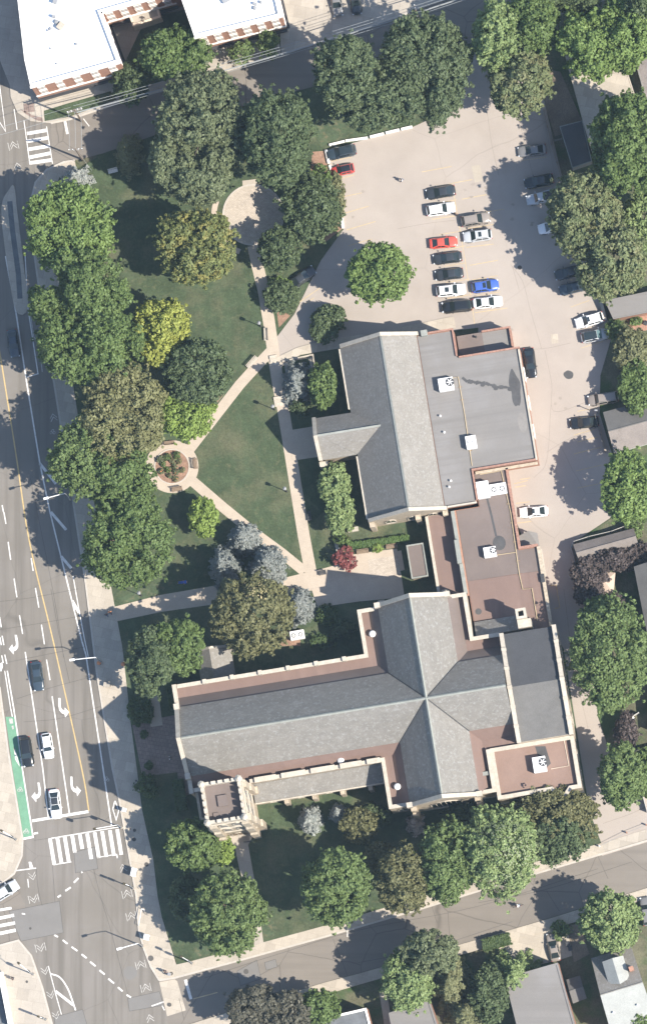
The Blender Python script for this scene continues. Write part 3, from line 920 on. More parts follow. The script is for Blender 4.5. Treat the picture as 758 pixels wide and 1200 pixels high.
# parapets and copings
PW = .42
for k, pts in (('n', [(UW+.15, 8.75), (-8.45, 8.75), (-8.45, VN), (-HW-.2, VN)]), ('ne', [(HW+.2, VN), (8.05, VN), (8.05, 8.7), (12.5, 8.7)]), ('s', [(-29.4, -7.55), (-8.5, -7.55), (-8.5, VS+.1), (-HW-.2, VS+.1)]),
               ('sw', [(UW+.15, -7.55), (-35.9, -7.55)]), ('se', [(7.75, -8.6), (7.75, VS+.1), (HW+.2, VS+.1)])):
    MB().prism(strip(pts, PW/2), 8.6, 9.65).build('parapet', 'stone', ch)
    MB().prism(strip(pts, PW/2+.09), 9.65, 9.84).build('coping', 'stone_pale', ch)
# merlon piers on the parapets
for u in (-33.8, -29.5, -25.1, -20.7, -16.3, -11.9):
    MB().box(u-.3, u+.3, 8.45, 9.15, 8.7, 10.25).build('parapet_pier', 'stone_pale', ch)
for u0, u1 in ((-28.6, -25.2), (-24.4, -20.6), (-19.8, -16.0), (-15.2, -11.8), (-11.0, -8.9)):
    MB().box(u0, u1, -7.95, -7.15, 9.842, 10.3).build('merlon', 'stone_pale', ch)
# gable ends
for nm, ax, pos, t in (('u', 'u', VN+.003, .5), ('u', 'u', VS-.5, .497), ('v', 'v', UW-.5, .497)):
    g = gable_wall(MB(), ax, pos, t, -HW-.1, HW+.1, 0, ZE+.5, ZR+.55).build('gable_wall', 'stone', ch)
    coping(MB(), ax, pos-.08, t+.16, -HW-.1, HW+.1, ZE+.5, ZR+.55).build('gable_coping', 'stone_pale', g)
    for s in (-1, 1):
        a = s*(HW+.15)
        mb = MB()
        if ax == 'u':
            mb.box(a-.45, a+.45, pos-.15, pos+t+.15, 10.4, 12.2)
        else:
            mb.box(pos-.15, pos+t+.15, a-.45, a+.45, 10.4, 12.2)
        mb.build('kneeler', 'stone_pale', g)
MB().prism(strip([(UW-.25, HW), (UW-.25, 9.0)], .25), 0, 9.8).build('front_wall', 'stone', ch)
MB().prism(strip([(UW-.25, HW+.6), (UW-.25, 9.1)], .33), 9.8, 10.0).build('coping', 'stone_pale', ch)
MB().prism(strip([(UW-.25, -HW), (UW-.25, -7.9)], .25), 0, 9.8).build('front_wall', 'stone', ch)
MB().prism(strip([(UW-.25, -HW-.6), (UW-.25, -8.0)], .33), 9.8, 10.0).build('coping', 'stone_pale', ch)
window_part(ch, 'u', VS-.5, -1, 0, 3.2, 4.6, 8.5)
window_part(ch, 'u', VN+.503, 1, 0, 3.2, 4.6, 8.5)
window_part(ch, 'v', UW-.5, -1, 0, 5.0, 4.8, 8.0)
dr = window_part(ch, 'v', UW-.5, -1, 0, .1, 2.4, 3.6, pane='wood', name='door')
for s in (-1, 1):                       # buttresses of the transept end
    for a in (-HW+.3, HW-.3):
        y = VN+.5 if s > 0 else VS-.5
        mb = MB()
        mb.box(a-.45, a+.45, min(y, y+s*1.1), max(y, y+s*1.1), 0, 6.5)
        mb.box(a-.45, a+.45, min(y, y+s*.6), max(y, y+s*.6), 6.5, 10)
        mb.build('buttress', 'stone', ch)
for u in (-26.9, -22.6, -18.2, -13.8):
    window_part(ch, 'u', 9.0, 1, u, 3.0, 1.5, 4.2)
for a in (-6.9,):
    window_part(ch, 'u', VS-.1, -1, a, 3.0, 1.3, 3.6)
for v in (-11.5,):
    window_part(ch, 'v', -8.75, -1, v, 3.0, 1.5, 4.2)
window_part(ch, 'v', -8.7, -1, 12.4, 3.0, 1.5, 4.2)
# low lean-to along the nave beside the tower
MB().box(-29.4, -8.8, -10.5, -7.8, 0, 5.2).build('lean_to_wall', 'stone', ch)
MB().slab([(-29.4, -7.82, 6.9), (-8.8, -7.82, 6.9), (-8.8, -10.65, 5.35), (-29.4, -10.65, 5.35)], .1).build('lean_to_roof', 'slate', ch)
MB().box(-29.4, -8.8, -10.85, -10.66, 5.0, 5.42).build('gutter', 'stone_pale', ch)
for u in (-24.6, -20.2, -15.8, -11.4):
    MB().box(u-.35, u+.35, -11.4, -10.52, 0, 4.8).build('buttress', 'stone', ch)
    window_part(ch, 'u', -10.5, -1, u-2.1, 1.6, 1.2, 2.6)
# west bay beside the tower
MB().box(-38.1, -35.9, -12.2, -7.82, 0, 7.6).build('stair_wall', 'stone', ch)
MB().box(-38.0, -36.0, -12.1, -7.9, 7.6, 7.66).build('stair_roof', 'roof_brown', ch)
MB().prism(strip([(-37.9, -7.9), (-37.9, -12.0), (-36, -12.0)], .2), 7.6, 8.1).build('parapet', 'stone', ch)
# chancel block to the east, low gable between high parapet walls
MB().box(12.6, 21.1, -8.5, 8.5, 0, 10.9).build('chancel_wall', 'stone', ch)
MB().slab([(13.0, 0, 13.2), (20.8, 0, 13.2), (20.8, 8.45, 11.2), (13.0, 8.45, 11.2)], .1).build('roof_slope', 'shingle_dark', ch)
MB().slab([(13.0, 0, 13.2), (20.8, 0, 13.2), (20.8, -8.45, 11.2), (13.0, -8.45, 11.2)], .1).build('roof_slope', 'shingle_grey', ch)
for u in (12.55, 20.75):
    g = gable_wall(MB(), 'v', u, .5, -8.6, 8.6, 10.85 if u < 15 else 0, 11.9, 13.7).build('gable_wall', 'stone', ch)
    coping(MB(), 'v', u-.08, .66, -8.6, 8.6, 11.9, 13.7, h=.18).build('gable_coping', 'stone_pale', g)
    for v in (-6, -3, 0, 3, 6):
        MB().box(u-.12, u+.62, v-.22, v+.22, 13.0-abs(v)*.205, 13.97-abs(v)*.205).build('coping_block', 'stone_pale', g)
for v in (-5.5, 0, 5.5):
    window_part(ch, 'v', 21.25, 1, v, 3.0, 1.6, 5.0)
# south-east vestry with flat red roof
VP = [(8.1, -8.55), (21.15, -8.55), (21.15, -16.7), (19.5, -16.7), (18.7, -17.6), (17.2, -17.6), (16.4, -16.4), (8.1, -16.5)]
MB().prism(VP, 0, 8.45).build('vestry_wall', 'stone', ch)
MB().prism(inset(VP, .45), 8.45, 8.52).build('vestry_roof', 'roof_clay', ch)
edge_wall(VP, 8.45, 9.25, .5, True).build('parapet', 'stone', ch)
edge_wall([(x, y) for x, y in inset(VP, -.06)], 9.25, 9.42, .62, True).build('coping', 'stone_pale', ch)
for u in (10.5, 14.0):
    window_part(ch, 'u', -16.45, -1, u, 2.2, 1.5, 3.4)
for v in (-11, -14.2):
    window_part(ch, 'v', 21.15, 1, v, 2.2, 1.3, 3.4)
MB().poly([(15.0, -9.2, 8.535), (16.6, -9.4, 8.535), (17.0, -12.2, 8.535), (15.6, -13.2, 8.535), (14.3, -12.4, 8.535), (15.2, -10.6, 8.535)][::-1]).build('roof_stain', 'stain', ch)
pipe = MB().tube([(19.6, -8.9, 8.6), (19.7, -13.0, 8.6), (16.9, -13.05, 8.6)], .06, 6).build('roof_pipe', 'cream', ch)
# the square tower
TX0, TX1, TY0, TY1, TZ = -35.75, -29.6, -14.6, -8.25, 25.0
MB().box(TX0, TX1, TY0, TY1, 0, 24.0).build('tower_wall', 'stone', ch)
MB().box(TX0+.4, TX1-.4, TY0+.4, TY1-.4, 24.0, 24.08).build('tower_roof', 'roof_brown', ch)
TP = [(TX0, TY0), (TX1, TY0), (TX1, TY1), (TX0, TY1)]
edge_wall(TP, 24.0, 25.1, .45, True).build('tower_parapet', 'stone_pale', ch)
for z in (8.0, 15.0, 22.8):
    edge_wall(inset(TP, -.14), z, z+.35, .16, True).build('string_course', 'stone_pale', ch)
for i in range(5):
    f = (i+.5)/5
    for q in range(4):
        x = TX0+.45+(TX1-TX0-.9)*f
        y = TY0+.45+(TY1-TY0-.9)*f
        c = [(x, TY0+.225), (x, TY1-.225), (TX0+.225, y), (TX1-.225, y)][q]
        hx, hy = (.36, .26) if q < 2 else (.26, .36)
        MB().box(c[0]-hx, c[0]+hx, c[1]-hy, c[1]+hy, 25.1, 26.0).build('merlon', 'stone_pale', ch)
for x, y in TP:
    MB().lathe((x+(.2 if x < -33 else -.2), y+(.2 if y < -11 else -.2), 0), [(.52, 23.6), (.52, 26.2), (.58, 26.25), (.5, 26.5), (.1, 26.9)], 8).build('pinnacle', 'stone_pale', ch)
for x, sx in ((TX0, -1), (TX1, 1)):                      # paired stepped corner buttresses
    for y, sy in ((TY0, -1), (TY1, 1)):
        if sy > 0 and sx < 0:
            continue
        for d in (0, 1):
            if sy > 0 and d == 1:
                continue
            mb = MB()
            for k, (zt, ln) in enumerate(((7.5, 1.05), (14.5, .72), (21.0, .42))):
                zb = (0, 7.5, 14.5)[k]
                if d == 0:
                    xa, xb = sorted((x, x+sx*ln))
                    ya, yb = sorted((y-sy*.05, y-sy*1.15))
                else:
                    xa, xb = sorted((x-sx*.05, x-sx*1.15))
                    ya, yb = sorted((y, y+sy*ln))
                mb.box(xa, xb, ya, yb, zb, zt)
                # weathered slope on top
                if d == 0:
                    mb.slab([(x, ya, zt+.9), (x, yb, zt+.9), (x+sx*ln, yb, zt+.02), (x+sx*ln, ya, zt+.02)], .25)
                else:
                    mb.slab([(xa, y, zt+.9), (xb, y, zt+.9), (xb, y+sy*ln, zt+.02), (xa, y+sy*ln, zt+.02)], .25)
            mb.build('buttress', 'stone', ch)
for z in (9.5, 16.8):
    for a in (-1.1, 1.1):
        window_part(ch, 'u', TY0, -1, (TX0+TX1)/2+a, z, 1.1, 4.6, pane='wood_grey')
        window_part(ch, 'v', TX1, 1, (TY0+TY1)/2+a, z, 1.1, 4.6, pane='wood_grey')
        window_part(ch, 'v', TX0, -1, (TY0+TY1)/2+a, z, 1.1, 4.6, pane='wood_grey')
window_part(ch, 'u', TY0, -1, (TX0+TX1)/2, .15, 2.4, 4.4, pane='wood', name='door')
MB().box(-33.6, -32.1, -12.1, -10.4, 24.08, 24.5).build('roof_hatch', 'roof_brown', ch)
MB().box(-34.6, -33.8, -13.6, -12.9, 24.08, 24.3).build('roof_hatch', 'roof_brown', ch)
# chimney on the north-east corner
cm = MB().box(15.5, 17.6, 9.0, 10.3, 0, 11.2).build('chimney', 'stone_pale', ch)
MB().box(15.7, 17.0, 10.3, 11.6, 0, 10.4).build('chimney_stack', 'stone', cm)
edge_wall([(15.5, 10.3), (17.1, 10.3), (17.1, 11.9), (15.5, 11.9)], 10.4, 12.4, .38, True).build('chimney_pot', 'stone_pale', cm)
MB().box(15.9, 16.7, 10.7, 11.5, 10.4, 11.0).build('flue', 'metal_dark', cm)
# small stone porch on the north side
pr = tag(empty('stone_porch', (ch.matrix_basis @ Vector((-32.2, 11.5, 0))), A0), 'small stone porch with pale gabled roof against the church side wall', 'porch')
MB().box(-2.3, 2.6, -2.45, 2.6, 0, 3.6).build('wall', 'stone', pr)
MB().slab([(-.4, -2.45, 5.6), (-.4, 2.7, 5.6), (2.8, 2.7, 3.7), (2.8, -2.45, 3.7)], .1).build('roof_slope', 'shingle', pr)
MB().slab([(-.4, -2.45, 5.6), (-.4, 2.7, 5.6), (-2.6, 2.7, 3.7), (-2.6, -2.45, 3.7)], .1).build('roof_slope', 'shingle', pr)
gable_wall(MB(), 'u', 2.703, .35, -2.5, 2.8, 0, 3.95, 5.9, -.4).build('gable_wall', 'stone_pale', pr)
MB().box(2.2, 3.1, 2.2, 3.05, 0, 4.9).build('pier', 'stone_pale', pr)
CHM = Matrix.Translation(CH) @ Matrix.Rotation(A0, 4, 'Z')


def cl(u, v, z=0.0):
    return CHM @ Vector((u, v, z))


# roof ventilators of the church
for u, v, z, k in ((-7.0, 12.0, 8.66, 'beside the transept wall'), (-15.0, -6.6, 8.66, 'over the side aisle'), (-7.0, -12.0, 8.66, 'in the transept corner'), (6.9, -12.2, 8.66, 'wide green cap')):
    r = empty('roof_ventilator', cl(u, v, z), A0)
    if 'green' in k:
        tag(r, 'green box ventilator on the church roof beside the pale transept slope', 'ventilator')
        MB().box(-.75, .75, -.3, .3, .4, .8).build('cap', 'copper', r)
        MB().box(-.5, .5, -.2, .2, 0, .4).build('neck', 'metal_grey', r)
    else:
        tag(r, {'b': 'round white ventilator on red church roof beside the courtyard', 'o': 'round white ventilator on red aisle roof above the lean-to', 'i': 'round white ventilator on red church roof beside the trees'}[k[0]], 'ventilator')
        MB().lathe((0, 0, 0), [(.28, 0), (.28, .5)], 12).build('neck', 'metal_grey', r)
        MB().lathe((0, 0, 0), [(.52, .5), (.55, .75), (.4, .95), (.12, 1.05)], 14).build('cap', 'metal_white', r, smooth=True)
ac_unit(cl(15.3, -12.2, 8.55), A0, (2.0, 2.4, 1.5), 'white air conditioner on the red flat roof of the church', 1)

# ------------------------------------------------------------------ parish hall
HL = CHM @ Vector((1.81, 56.92, 0))
hl = tag(empty('parish_hall', HL, A0), 'long hall with two-tone grey gable roof and wide flat grey roof behind', 'hall')
MB().box(-6.6, 5.2, -27.0, 0, 0, 6.4).build('wall', 'stone', hl)
MB().slab([(0, -26.95, 12.6), (0, 0, 12.6), (-6.75, 0, 6.6), (-6.75, -26.95, 6.6)], .1).build('roof_slope', 'shingle', hl)
MB().slab([(0, -26.95, 12.6), (0, 0, 12.6), (5.25, 0, 7.4), (5.25, -26.95, 7.4)], .1).build('roof_slope', 'shingle', hl)
MB().slab([(-.16, -26.9, 12.55), (-.16, 0, 12.55), (.16, 0, 12.68), (.16, -26.9, 12.68)], .06).build('ridge_cap', 'copper', hl)
for v, t in ((.003, .45), (-27.45, .447)):
    g = gable_wall(MB(), 'u', v, t, -6.75, 5.6, 0, 7.2, 13.0, 0).build('gable_wall', 'stone', hl)
    coping(MB(), 'u', v-.06, t+.12, -6.75, 5.6, 7.2, 13.0, 0, .16).build('gable_coping', 'stone_pale', g)
MB().box(-7.05, -6.76, -26.9, -17.0, 6.3, 6.52).build('gutter', 'stone_pale', hl)
MB().box(-7.05, -6.76, -9.6, -.1, 6.3, 6.52).build('gutter', 'stone_pale', hl)
FP = [(5.26, -.1), (11.0, -.1), (11.0, -4.3), (20.65, -4.3), (20.65, -22.1), (10.3, -22.1), (10.3, -27.0), (5.26, -27.0)]
MB().prism(FP, 0, 6.95).build('rear_wall', 'brick', hl)
fr = MB().prism(inset(FP, .1), 6.95, 7.03).build('flat_roof', 'membrane', hl)
for pts, m in (([(6.9, .05), (10.9, .05), (10.9, -4.2)], 'brick_coping'), ([(11.2, -4.42), (20.75, -4.42)], 'brick_coping'), ([(20.55, -4.7), (20.55, -22.1)], 'stone_pale'), ([(20.4, -22.0), (10.45, -22.0), (10.45, -26.8)], 'brick_coping'), ([(10.3, -27.1), (5.7, -27.1)], 'stone_pale')):
    MB().prism(strip(pts, .13), 6.9, 7.4).build('parapet', m, hl)
MB().prism(strip([(20.6, -22.45), (10.8, -22.45)], .22), 5.9, 6.1).build('ledge', 'stone', hl)
MB().box(6.0, 7.0, -.4, .5, 6.9, 8.0).build('parapet_pier', 'copper', hl)
MB().poly([(19.0+(.8+.10*math.sin(3*t+1)+.08*math.sin(7*t))*math.cos(t), -10.6+(2.9+.25*math.sin(5*t))*math.sin(t), 7.045) for t in np.linspace(0, 6.28, 40, endpoint=False)]).build('water_stain', 'stain', fr)
MB().poly([(19.3+.7*math.cos(t), -16.0+1.6*math.sin(t), 7.045) for t in np.linspace(0, 6.28, 16, endpoint=False)]).build('water_stain', 'stain_pale', fr)
mb = MB()
rs = random.Random(4)
px_, py_ = 11.2, -7.6
for i in range(17):
    qx, qy = px_+rs.uniform(.25, .6), py_+rs.uniform(-.45, .2)
    mb.poly([(x, y, 7.046+.0005*i) for x, y in ccw(strip([(px_, py_), (qx, qy)], rs.uniform(.12, .34)))])
    px_, py_ = qx, qy
    if i % 4 == 2:
        mb.poly([(qx+.4*math.cos(t), qy-.2+.3*math.sin(t), 7.056+.0005*i) for t in np.linspace(0, 6.28, 9, endpoint=False)])
mb.build('tar_stain', 'stain', fr)
MB().tube([(9.0, -7.5, 7.15), (10.6, -7.4, 7.15), (10.65, -13.5, 7.15), (10.5, -21.4, 7.15)], .07, 6).build('gas_pipe', 'paint_yellow_worn', hl)
for y in (-9, -11, -17, -19):
    MB().box(10.35, 10.9, y-.08, y+.08, 7.03, 7.12).build('pipe_support', 'wood', hl)
for x, y in ((6.9, -13.0), (7.1, -15.6), (6.9, -23.2), (6.5, -24.1)):
    MB().lathe((x, y, 7.03), [(.13, 0), (.13, .5), (.18, .52), (.05, .6)], 8).build('vent_pipe', 'metal_white', hl)
# projecting entrance wing
MB().box(-12.3, -6.6, -16.5, -10.2, 0, 6.15).build('wing_wall', 'stone', hl)
zr = 10.5
MB().slab([(-12.3, -13.4, zr), (-2.25, -13.4, zr), (-6.78, -10.15, 6.6), (-6.78, -10.1, 6.35), (-12.3, -10.1, 6.35)], .1).build('roof_slope', 'shingle', hl)
MB().slab([(-12.3, -13.4, zr), (-2.25, -13.4, zr), (-6.78, -16.65, 6.6), (-6.78, -16.7, 6.35), (-12.3, -16.7, 6.35)], .1).build('roof_slope', 'shingle', hl)
MB().slab([(-12.3, -13.55, zr-.03), (-2.3, -13.55, zr-.03), (-2.3, -13.25, zr+.07), (-12.3, -13.25, zr+.07)], .05).build('ridge_cap', 'copper', hl)
g = gable_wall(MB(), 'v', -12.75, .447, -16.8, -10.0, 0, 6.9, 10.9).build('gable_wall', 'stone', hl)
coping(MB(), 'v', -12.82, .58, -16.8, -10.0, 6.9, 10.9, h=.14).build('gable_coping', 'stone_pale', g)
MB().box(-12.9, -11.6, -17.6, -16.81, 0, 5.5).build('buttress', 'stone_pale', hl)
for v in (-23.5, -20.0, -6.5, -3.0):
    window_part(hl, 'v', -6.6, -1, v, 2.0, 1.4, 3.2)
window_part(hl, 'v', -12.75, -1, -13.4, .2, 2.2, 3.6, pane='wood', name='door')
for u in (-3.5, 0, 3.2):
    window_part(hl, 'u', -27.45, -1, u, 2.0, 1.4, 3.6)
for u in (-6.3, 0.9, 5.2):
    MB().box(u-.4, u+.4, -28.2, -27.46, 0, 6.2).build('buttress', 'stone', hl)
for v in (-8, -12.5, -17):
    window_part(hl, 'v', 20.65, 1, v, 1.2, 1.8, 1.6, arch=False, frame='white_trim')
# sunken annex in the notch of the hall
an = tag(empty('flat_annex', HL, A0), 'low brick annex with brown and grey roof in notch of hall', 'annex')
AP = [(11.2, -.6), (19.7, -.6), (19.7, -4.25), (11.2, -4.25)]
MB().prism(AP, 0, 3.6).build('wall', 'brick', an)
MB().prism([(11.25, -.65), (15.2, -.65), (15.2, -4.2), (11.25, -4.2)], 3.6, 3.75).build('roof', 'roof_brown', an)
MB().prism([(15.2, -.65), (19.5, -.65), (19.5, -4.2), (15.2, -4.2)], 3.6, 3.68).build('roof', 'membrane', an)
MB().prism(strip([(19.6, -4.2), (19.6, -.6), (15.2, -.6)], .14), 3.6, 4.3).build('parapet', 'brick_coping', an)
MB().lathe((14.2, -1.3, 3.75), [(.15, 0), (.15, .5), (.22, .55), (.05, .7)], 8).build('vent_pipe', 'metal_dark', an)


def hall_w(u, v, z=0.0):
    return hl.matrix_basis @ Vector((u, v, z))


ac_unit(hall_w(8.6, -8.4, 7.05), A0, (2.3, 2.0, 1.3), 'white rooftop air conditioner beside branching tar stains', 1)
ac_unit(hall_w(11.0, -17.9, 7.05), A0, (1.6, 2.0, 1.3), 'white rooftop air conditioner beside the yellow gas pipe', 2)

# ------------------------------------------------------------------ link building between hall and church
lk = tag(empty('link_building', cl(12, 20, 0), A0), 'low link building with stepped brown and red flat roofs', 'building')


def lp(pts):
    return [(x-12, y-20) for x, y in pts]


Aq = lp([(3.9, 29.3), (8.0, 29.3), (8.0, 16.3), (3.9, 16.3)])
Bq = lp([(8.3, 29.3), (12.3, 29.3), (12.3, 34.6), (17.4, 34.6), (17.4, 21.7), (20.4, 21.7), (20.4, 9.0), (8.6, 9.0), (8.6, 15.9), (8.3, 15.9)])
MB().prism(Aq, 0, 4.3).build('wall', 'stone', lk)
MB().prism(inset(Aq, .1), 4.3, 4.38).build('flat_roof', 'roof_red', lk)
MB().prism(Bq, 0, 5.6).build('wall', 'brick', lk)
MB().prism(lp([(8.7, 29.2), (12.4, 29.2), (12.4, 34.5), (17.3, 34.5), (17.3, 21.8), (17.0, 18.0), (8.7, 18.1)]), 5.6, 5.68).build('flat_roof', 'roof_brown', lk)
MB().prism(lp([(17.31, 21.6), (20.3, 21.6), (20.3, 17.9), (17.01, 18.0)]), 5.6, 5.684).build('flat_roof', 'roof_brown', lk)
MB().prism(lp([(8.7, 18.09), (20.3, 17.89), (20.3, 9.1), (8.7, 9.1)]), 5.6, 5.676).build('flat_roof', 'roof_red', lk)
MB().prism(lp(strip([(3.95, 29.2), (3.95, 16.4)], .22)), 4.3, 4.8).build('parapet', 'stone_pale', lk)
MB().prism(lp(strip([(8.15, 29.2), (8.15, 24.6)], .28)), 4.3, 6.3).build('parapet', 'copper', lk)
MB().prism(lp(strip([(8.05, 24.6), (8.0, 20.9)], .34)), 4.3, 7.1).build('parapet', 'copper', lk)
MB().prism(lp(strip([(8.15, 20.9), (8.15, 16.2)], .28)), 4.3, 6.3).build('parapet', 'copper', lk)
MB().prism(lp(strip([(17.5, 34.5), (17.5, 21.9), (20.4, 21.9)], .2)), 5.0, 6.1).build('parapet', 'brick_coping', lk)
MB().prism(lp(strip([(20.4, 21.65), (20.4, 9.1)], .26)), 5.0, 6.2).build('parapet', 'stone', lk)
MB().prism(lp(strip([(20.75, 21.4), (20.75, 17.0)], .1)), 4.4, 4.6).build('ledge', 'stone_pale', lk)
MB().tube([(x-12, y-20, 5.82) for x, y in ((13.2, 34.2), (16.6, 34.2), (17.0, 27.6), (16.8, 18.0), (16.95, 15.5), (18.4, 15.4), (18.4, 10.3))], .075, 6).build('gas_pipe', 'paint_yellow_worn', lk)
MB().tube([(x-12, y-20, 5.80) for x, y in ((13.4, 21.4), (16.85, 21.35))], .06, 6).build('gas_pipe', 'paint_yellow_worn', lk)
for y in (32, 29, 26, 23, 20):
    MB().box(4.6, 5.2, y-20.07, y-19.93, 5.68, 5.77).build('pipe_support', 'wood', lk)
MB().slab([(-3.3, -8.4, 6.2), (3.5, -8.4, 6.2), (3.5, -10.9, 8.3), (-3.3, -10.9, 8.3)], .12).build('skew_roof', 'slate', lk)
MB().box(-3.3, 3.5, -10.95, -8.5, 5.6, 6.1).build('skew_wall', 'stone', lk)
mb = MB()
for i, (a, b) in enumerate((((13.7, 31.0), (14.0, 27.5)), ((14.0, 27.5), (14.2, 24.3)), ((13.5, 30.5), (14.2, 30.4)))):
    mb.poly([(x, y, 5.695+.002*i) for x, y in ccw(lp(strip([a, b], .16)))])
mb.poly([(14.5-12+1.0*math.cos(t), 23.2-20+1.15*math.sin(t), 5.703) for t in np.linspace(0, 6.28, 18, endpoint=False)])
mb.build('tar_stain', 'stain', lk)
MB().poly([(9.6-12+.5*math.cos(t), 13.2-20+.5*math.sin(t), 5.70) for t in np.linspace(0, 6.28, 14, endpoint=False)]).build('tar_stain', 'stain', lk)
MB().box(8.0, 8.6, -4.0, -2.7, 5.0, 6.35).build('hoist_box', 'metal_dark', lk)
en = tag(empty('entry_canopy', cl(19.0, 23.2, 0), A0), 'small dark sloped canopy over the hall side entry', 'canopy')
MB().slab([(-1.4, -1.4, 3.0), (1.5, -1.4, 3.0), (1.5, .9, 3.2), (.2, 1.4, 3.6), (-1.4, .9, 3.3)], .12).build('roof', 'membrane', en)
for x, y in ((-1.2, -1.2), (1.35, -1.2), (1.35, .8), (-1.2, .75)):
    MB().box(x-.08, x+.08, y-.08, y+.08, 0, 2.95).build('post', 'metal_dark', en)
r = ac_unit(cl(12.9, 21.9, 5.7), A0, (1.9, 1.6, 1.2), 'white air conditioner on brown link roof beside a round stain', 1)
ac_unit(cl(13.4, 31.6, 5.7), A0, (1.9, 2.6, 1.6), 'tall white rooftop air handler beside the brick parapet corner', 0)
ac_unit(cl(15.7, 31.4, 5.7), A0, (2.6, 1.7, 1.0), 'long rooftop condenser with twin fans beside the tall air handler', 2)
cp = tag(empty('courtyard_porch', cl(1.4, 22.8, 0), A0), 'brown flat-roofed porch with pale rim beside the courtyard', 'porch')
Pq = [(-1.35, -2.65), (1.35, -2.65), (1.35, 2.65), (-1.35, 2.65)]
MB().prism(inset(Pq, .12), 0, 3.0).build('wall', 'stone', cp)
MB().prism(inset(Pq, .1), 3.0, 3.2).build('roof', 'roof_brown', cp)
edge_wall(Pq, 2.9, 3.4, .22, True).build('rim', 'copper', cp)

# ------------------------------------------------------------------ white-roofed brick apartment building


def poly_building(name, label, cat, px, z, roofm, wallm, parapet=.5, copingm='white_trim', pw=.35):
    pts = ccw(gp(px, z))
    c = Vector((sum(p[0] for p in pts)/len(pts), sum(p[1] for p in pts)/len(pts), 0))
    r = tag(empty(name, c), label, cat)
    loc = [(x-c.x, y-c.y) for x, y in pts]
    MB().prism(loc, 0, z-parapet).build('wall', wallm, r)
    MB().prism(inset(loc, pw*.5), z-parapet, z-parapet+.06).build('roof', roofm, r)
    edge_wall(loc, z-parapet-.2, z, pw, True).build('parapet', copingm, r)
    return r, loc, c


def brick_facade(r, a, b, z, n):
    """windows with white toothed surrounds, bands and base along the wall from a to b (outside on the right)"""
    a, b = Vector(a), Vector(b)
    d = (b-a)
    L = d.length
    d.normalize()
    o = Vector((d.y, -d.x))
    ang = math.atan2(d.y, d.x)

    def slabm(s0, s1, z0, z1, out):
        mb = MB()
        mid = a+d*(s0+s1)/2+o*(out/2)
        mb.obox((mid.x, mid.y, (z0+z1)/2), (s1-s0, out, z1-z0), ang)
        return mb
    slabm(-.1, L+.1, z-.7, z-.1, .28).build('cornice', 'white_trim', r)
    slabm(-.05, L+.05, z-9.0, z-8.5, .16).build('band', 'white_trim', r)
    slabm(-.05, L+.05, z-11.3, z-11.0, .5).build('canopy_ledge', 'metal_dark', r)
    slabm(-.05, L+.05, 0, 1.5, .2).build('plinth', 'cream', r)
    for i in range(n):
        s = L*(i+.5)/n
        for zb in (z-4.6, z-7.9):
            wq = slabm(s-.75, s+.75, zb, zb+2.5, .05).build('window', 'brick', r)
            slabm(s-.5, s+.5, zb+.35, zb+2.15, .07).build('pane', 'shingle_brown', wq)
            slabm(s-.62, s+.62, zb-.05, zb+.2, .14).build('sill', 'white_trim', wq)
            slabm(s-.62, s+.62, zb+2.2, zb+2.45, .14).build('lintel', 'white_trim', wq)
            slabm(s-.58, s+.58, zb+1.1, zb+1.3, .10).build('transom', 'white_trim', wq)


z1 = 13.0
r1, l1, c1 = poly_building('apartment_building', 'large white-roofed brick building on the street corner by zebra crossing', 'building',
                           [(20, -60), (21, 0), (29, 70), (36, 101), (140, 72), (118, 14), (230, -18), (230, -60)], z1, 'white_roof', 'brick', .7)
brick_facade(r1, W(36, 101, z1)[:2]-np.array(c1[:2]), W(140, 72, z1)[:2]-np.array(c1[:2]), z1, 5)
brick_facade(r1, W(140, 72, z1)[:2]-np.array(c1[:2]), W(118, 14, z1)[:2]-np.array(c1[:2]), z1, 4)
brick_facade(r1, W(118, 14, z1)[:2]-np.array(c1[:2]), W(200, -9, z1)[:2]-np.array(c1[:2]), z1, 5)
r2, l2, c2 = poly_building('apartment_building', 'white-roofed brick wing beside the concrete parking yard', 'building', [(207, -60), (213, 0), (228, 43), (329, 18), (320, -20), (310, -60)], z1, 'white_roof', 'brick', .7)
brick_facade(r2, W(228, 43, z1)[:2]-np.array(c2[:2]), W(329, 18, z1)[:2]-np.array(c2[:2]), z1, 6)
brick_facade(r2, W(329, 18, z1)[:2]-np.array(c2[:2]), W(320, -20, z1)[:2]-np.array(c2[:2]), z1, 2)
r3, l3, c3 = poly_building('entrance_pavilion', 'cream flat-roofed entrance pavilion between the two white-roofed wings', 'building', [(150, 14), (184, 3), (189, 20), (156, 31)], 4.0, 'concrete_pale', 'cream', .25, 'cream')
rs = random.Random(7)
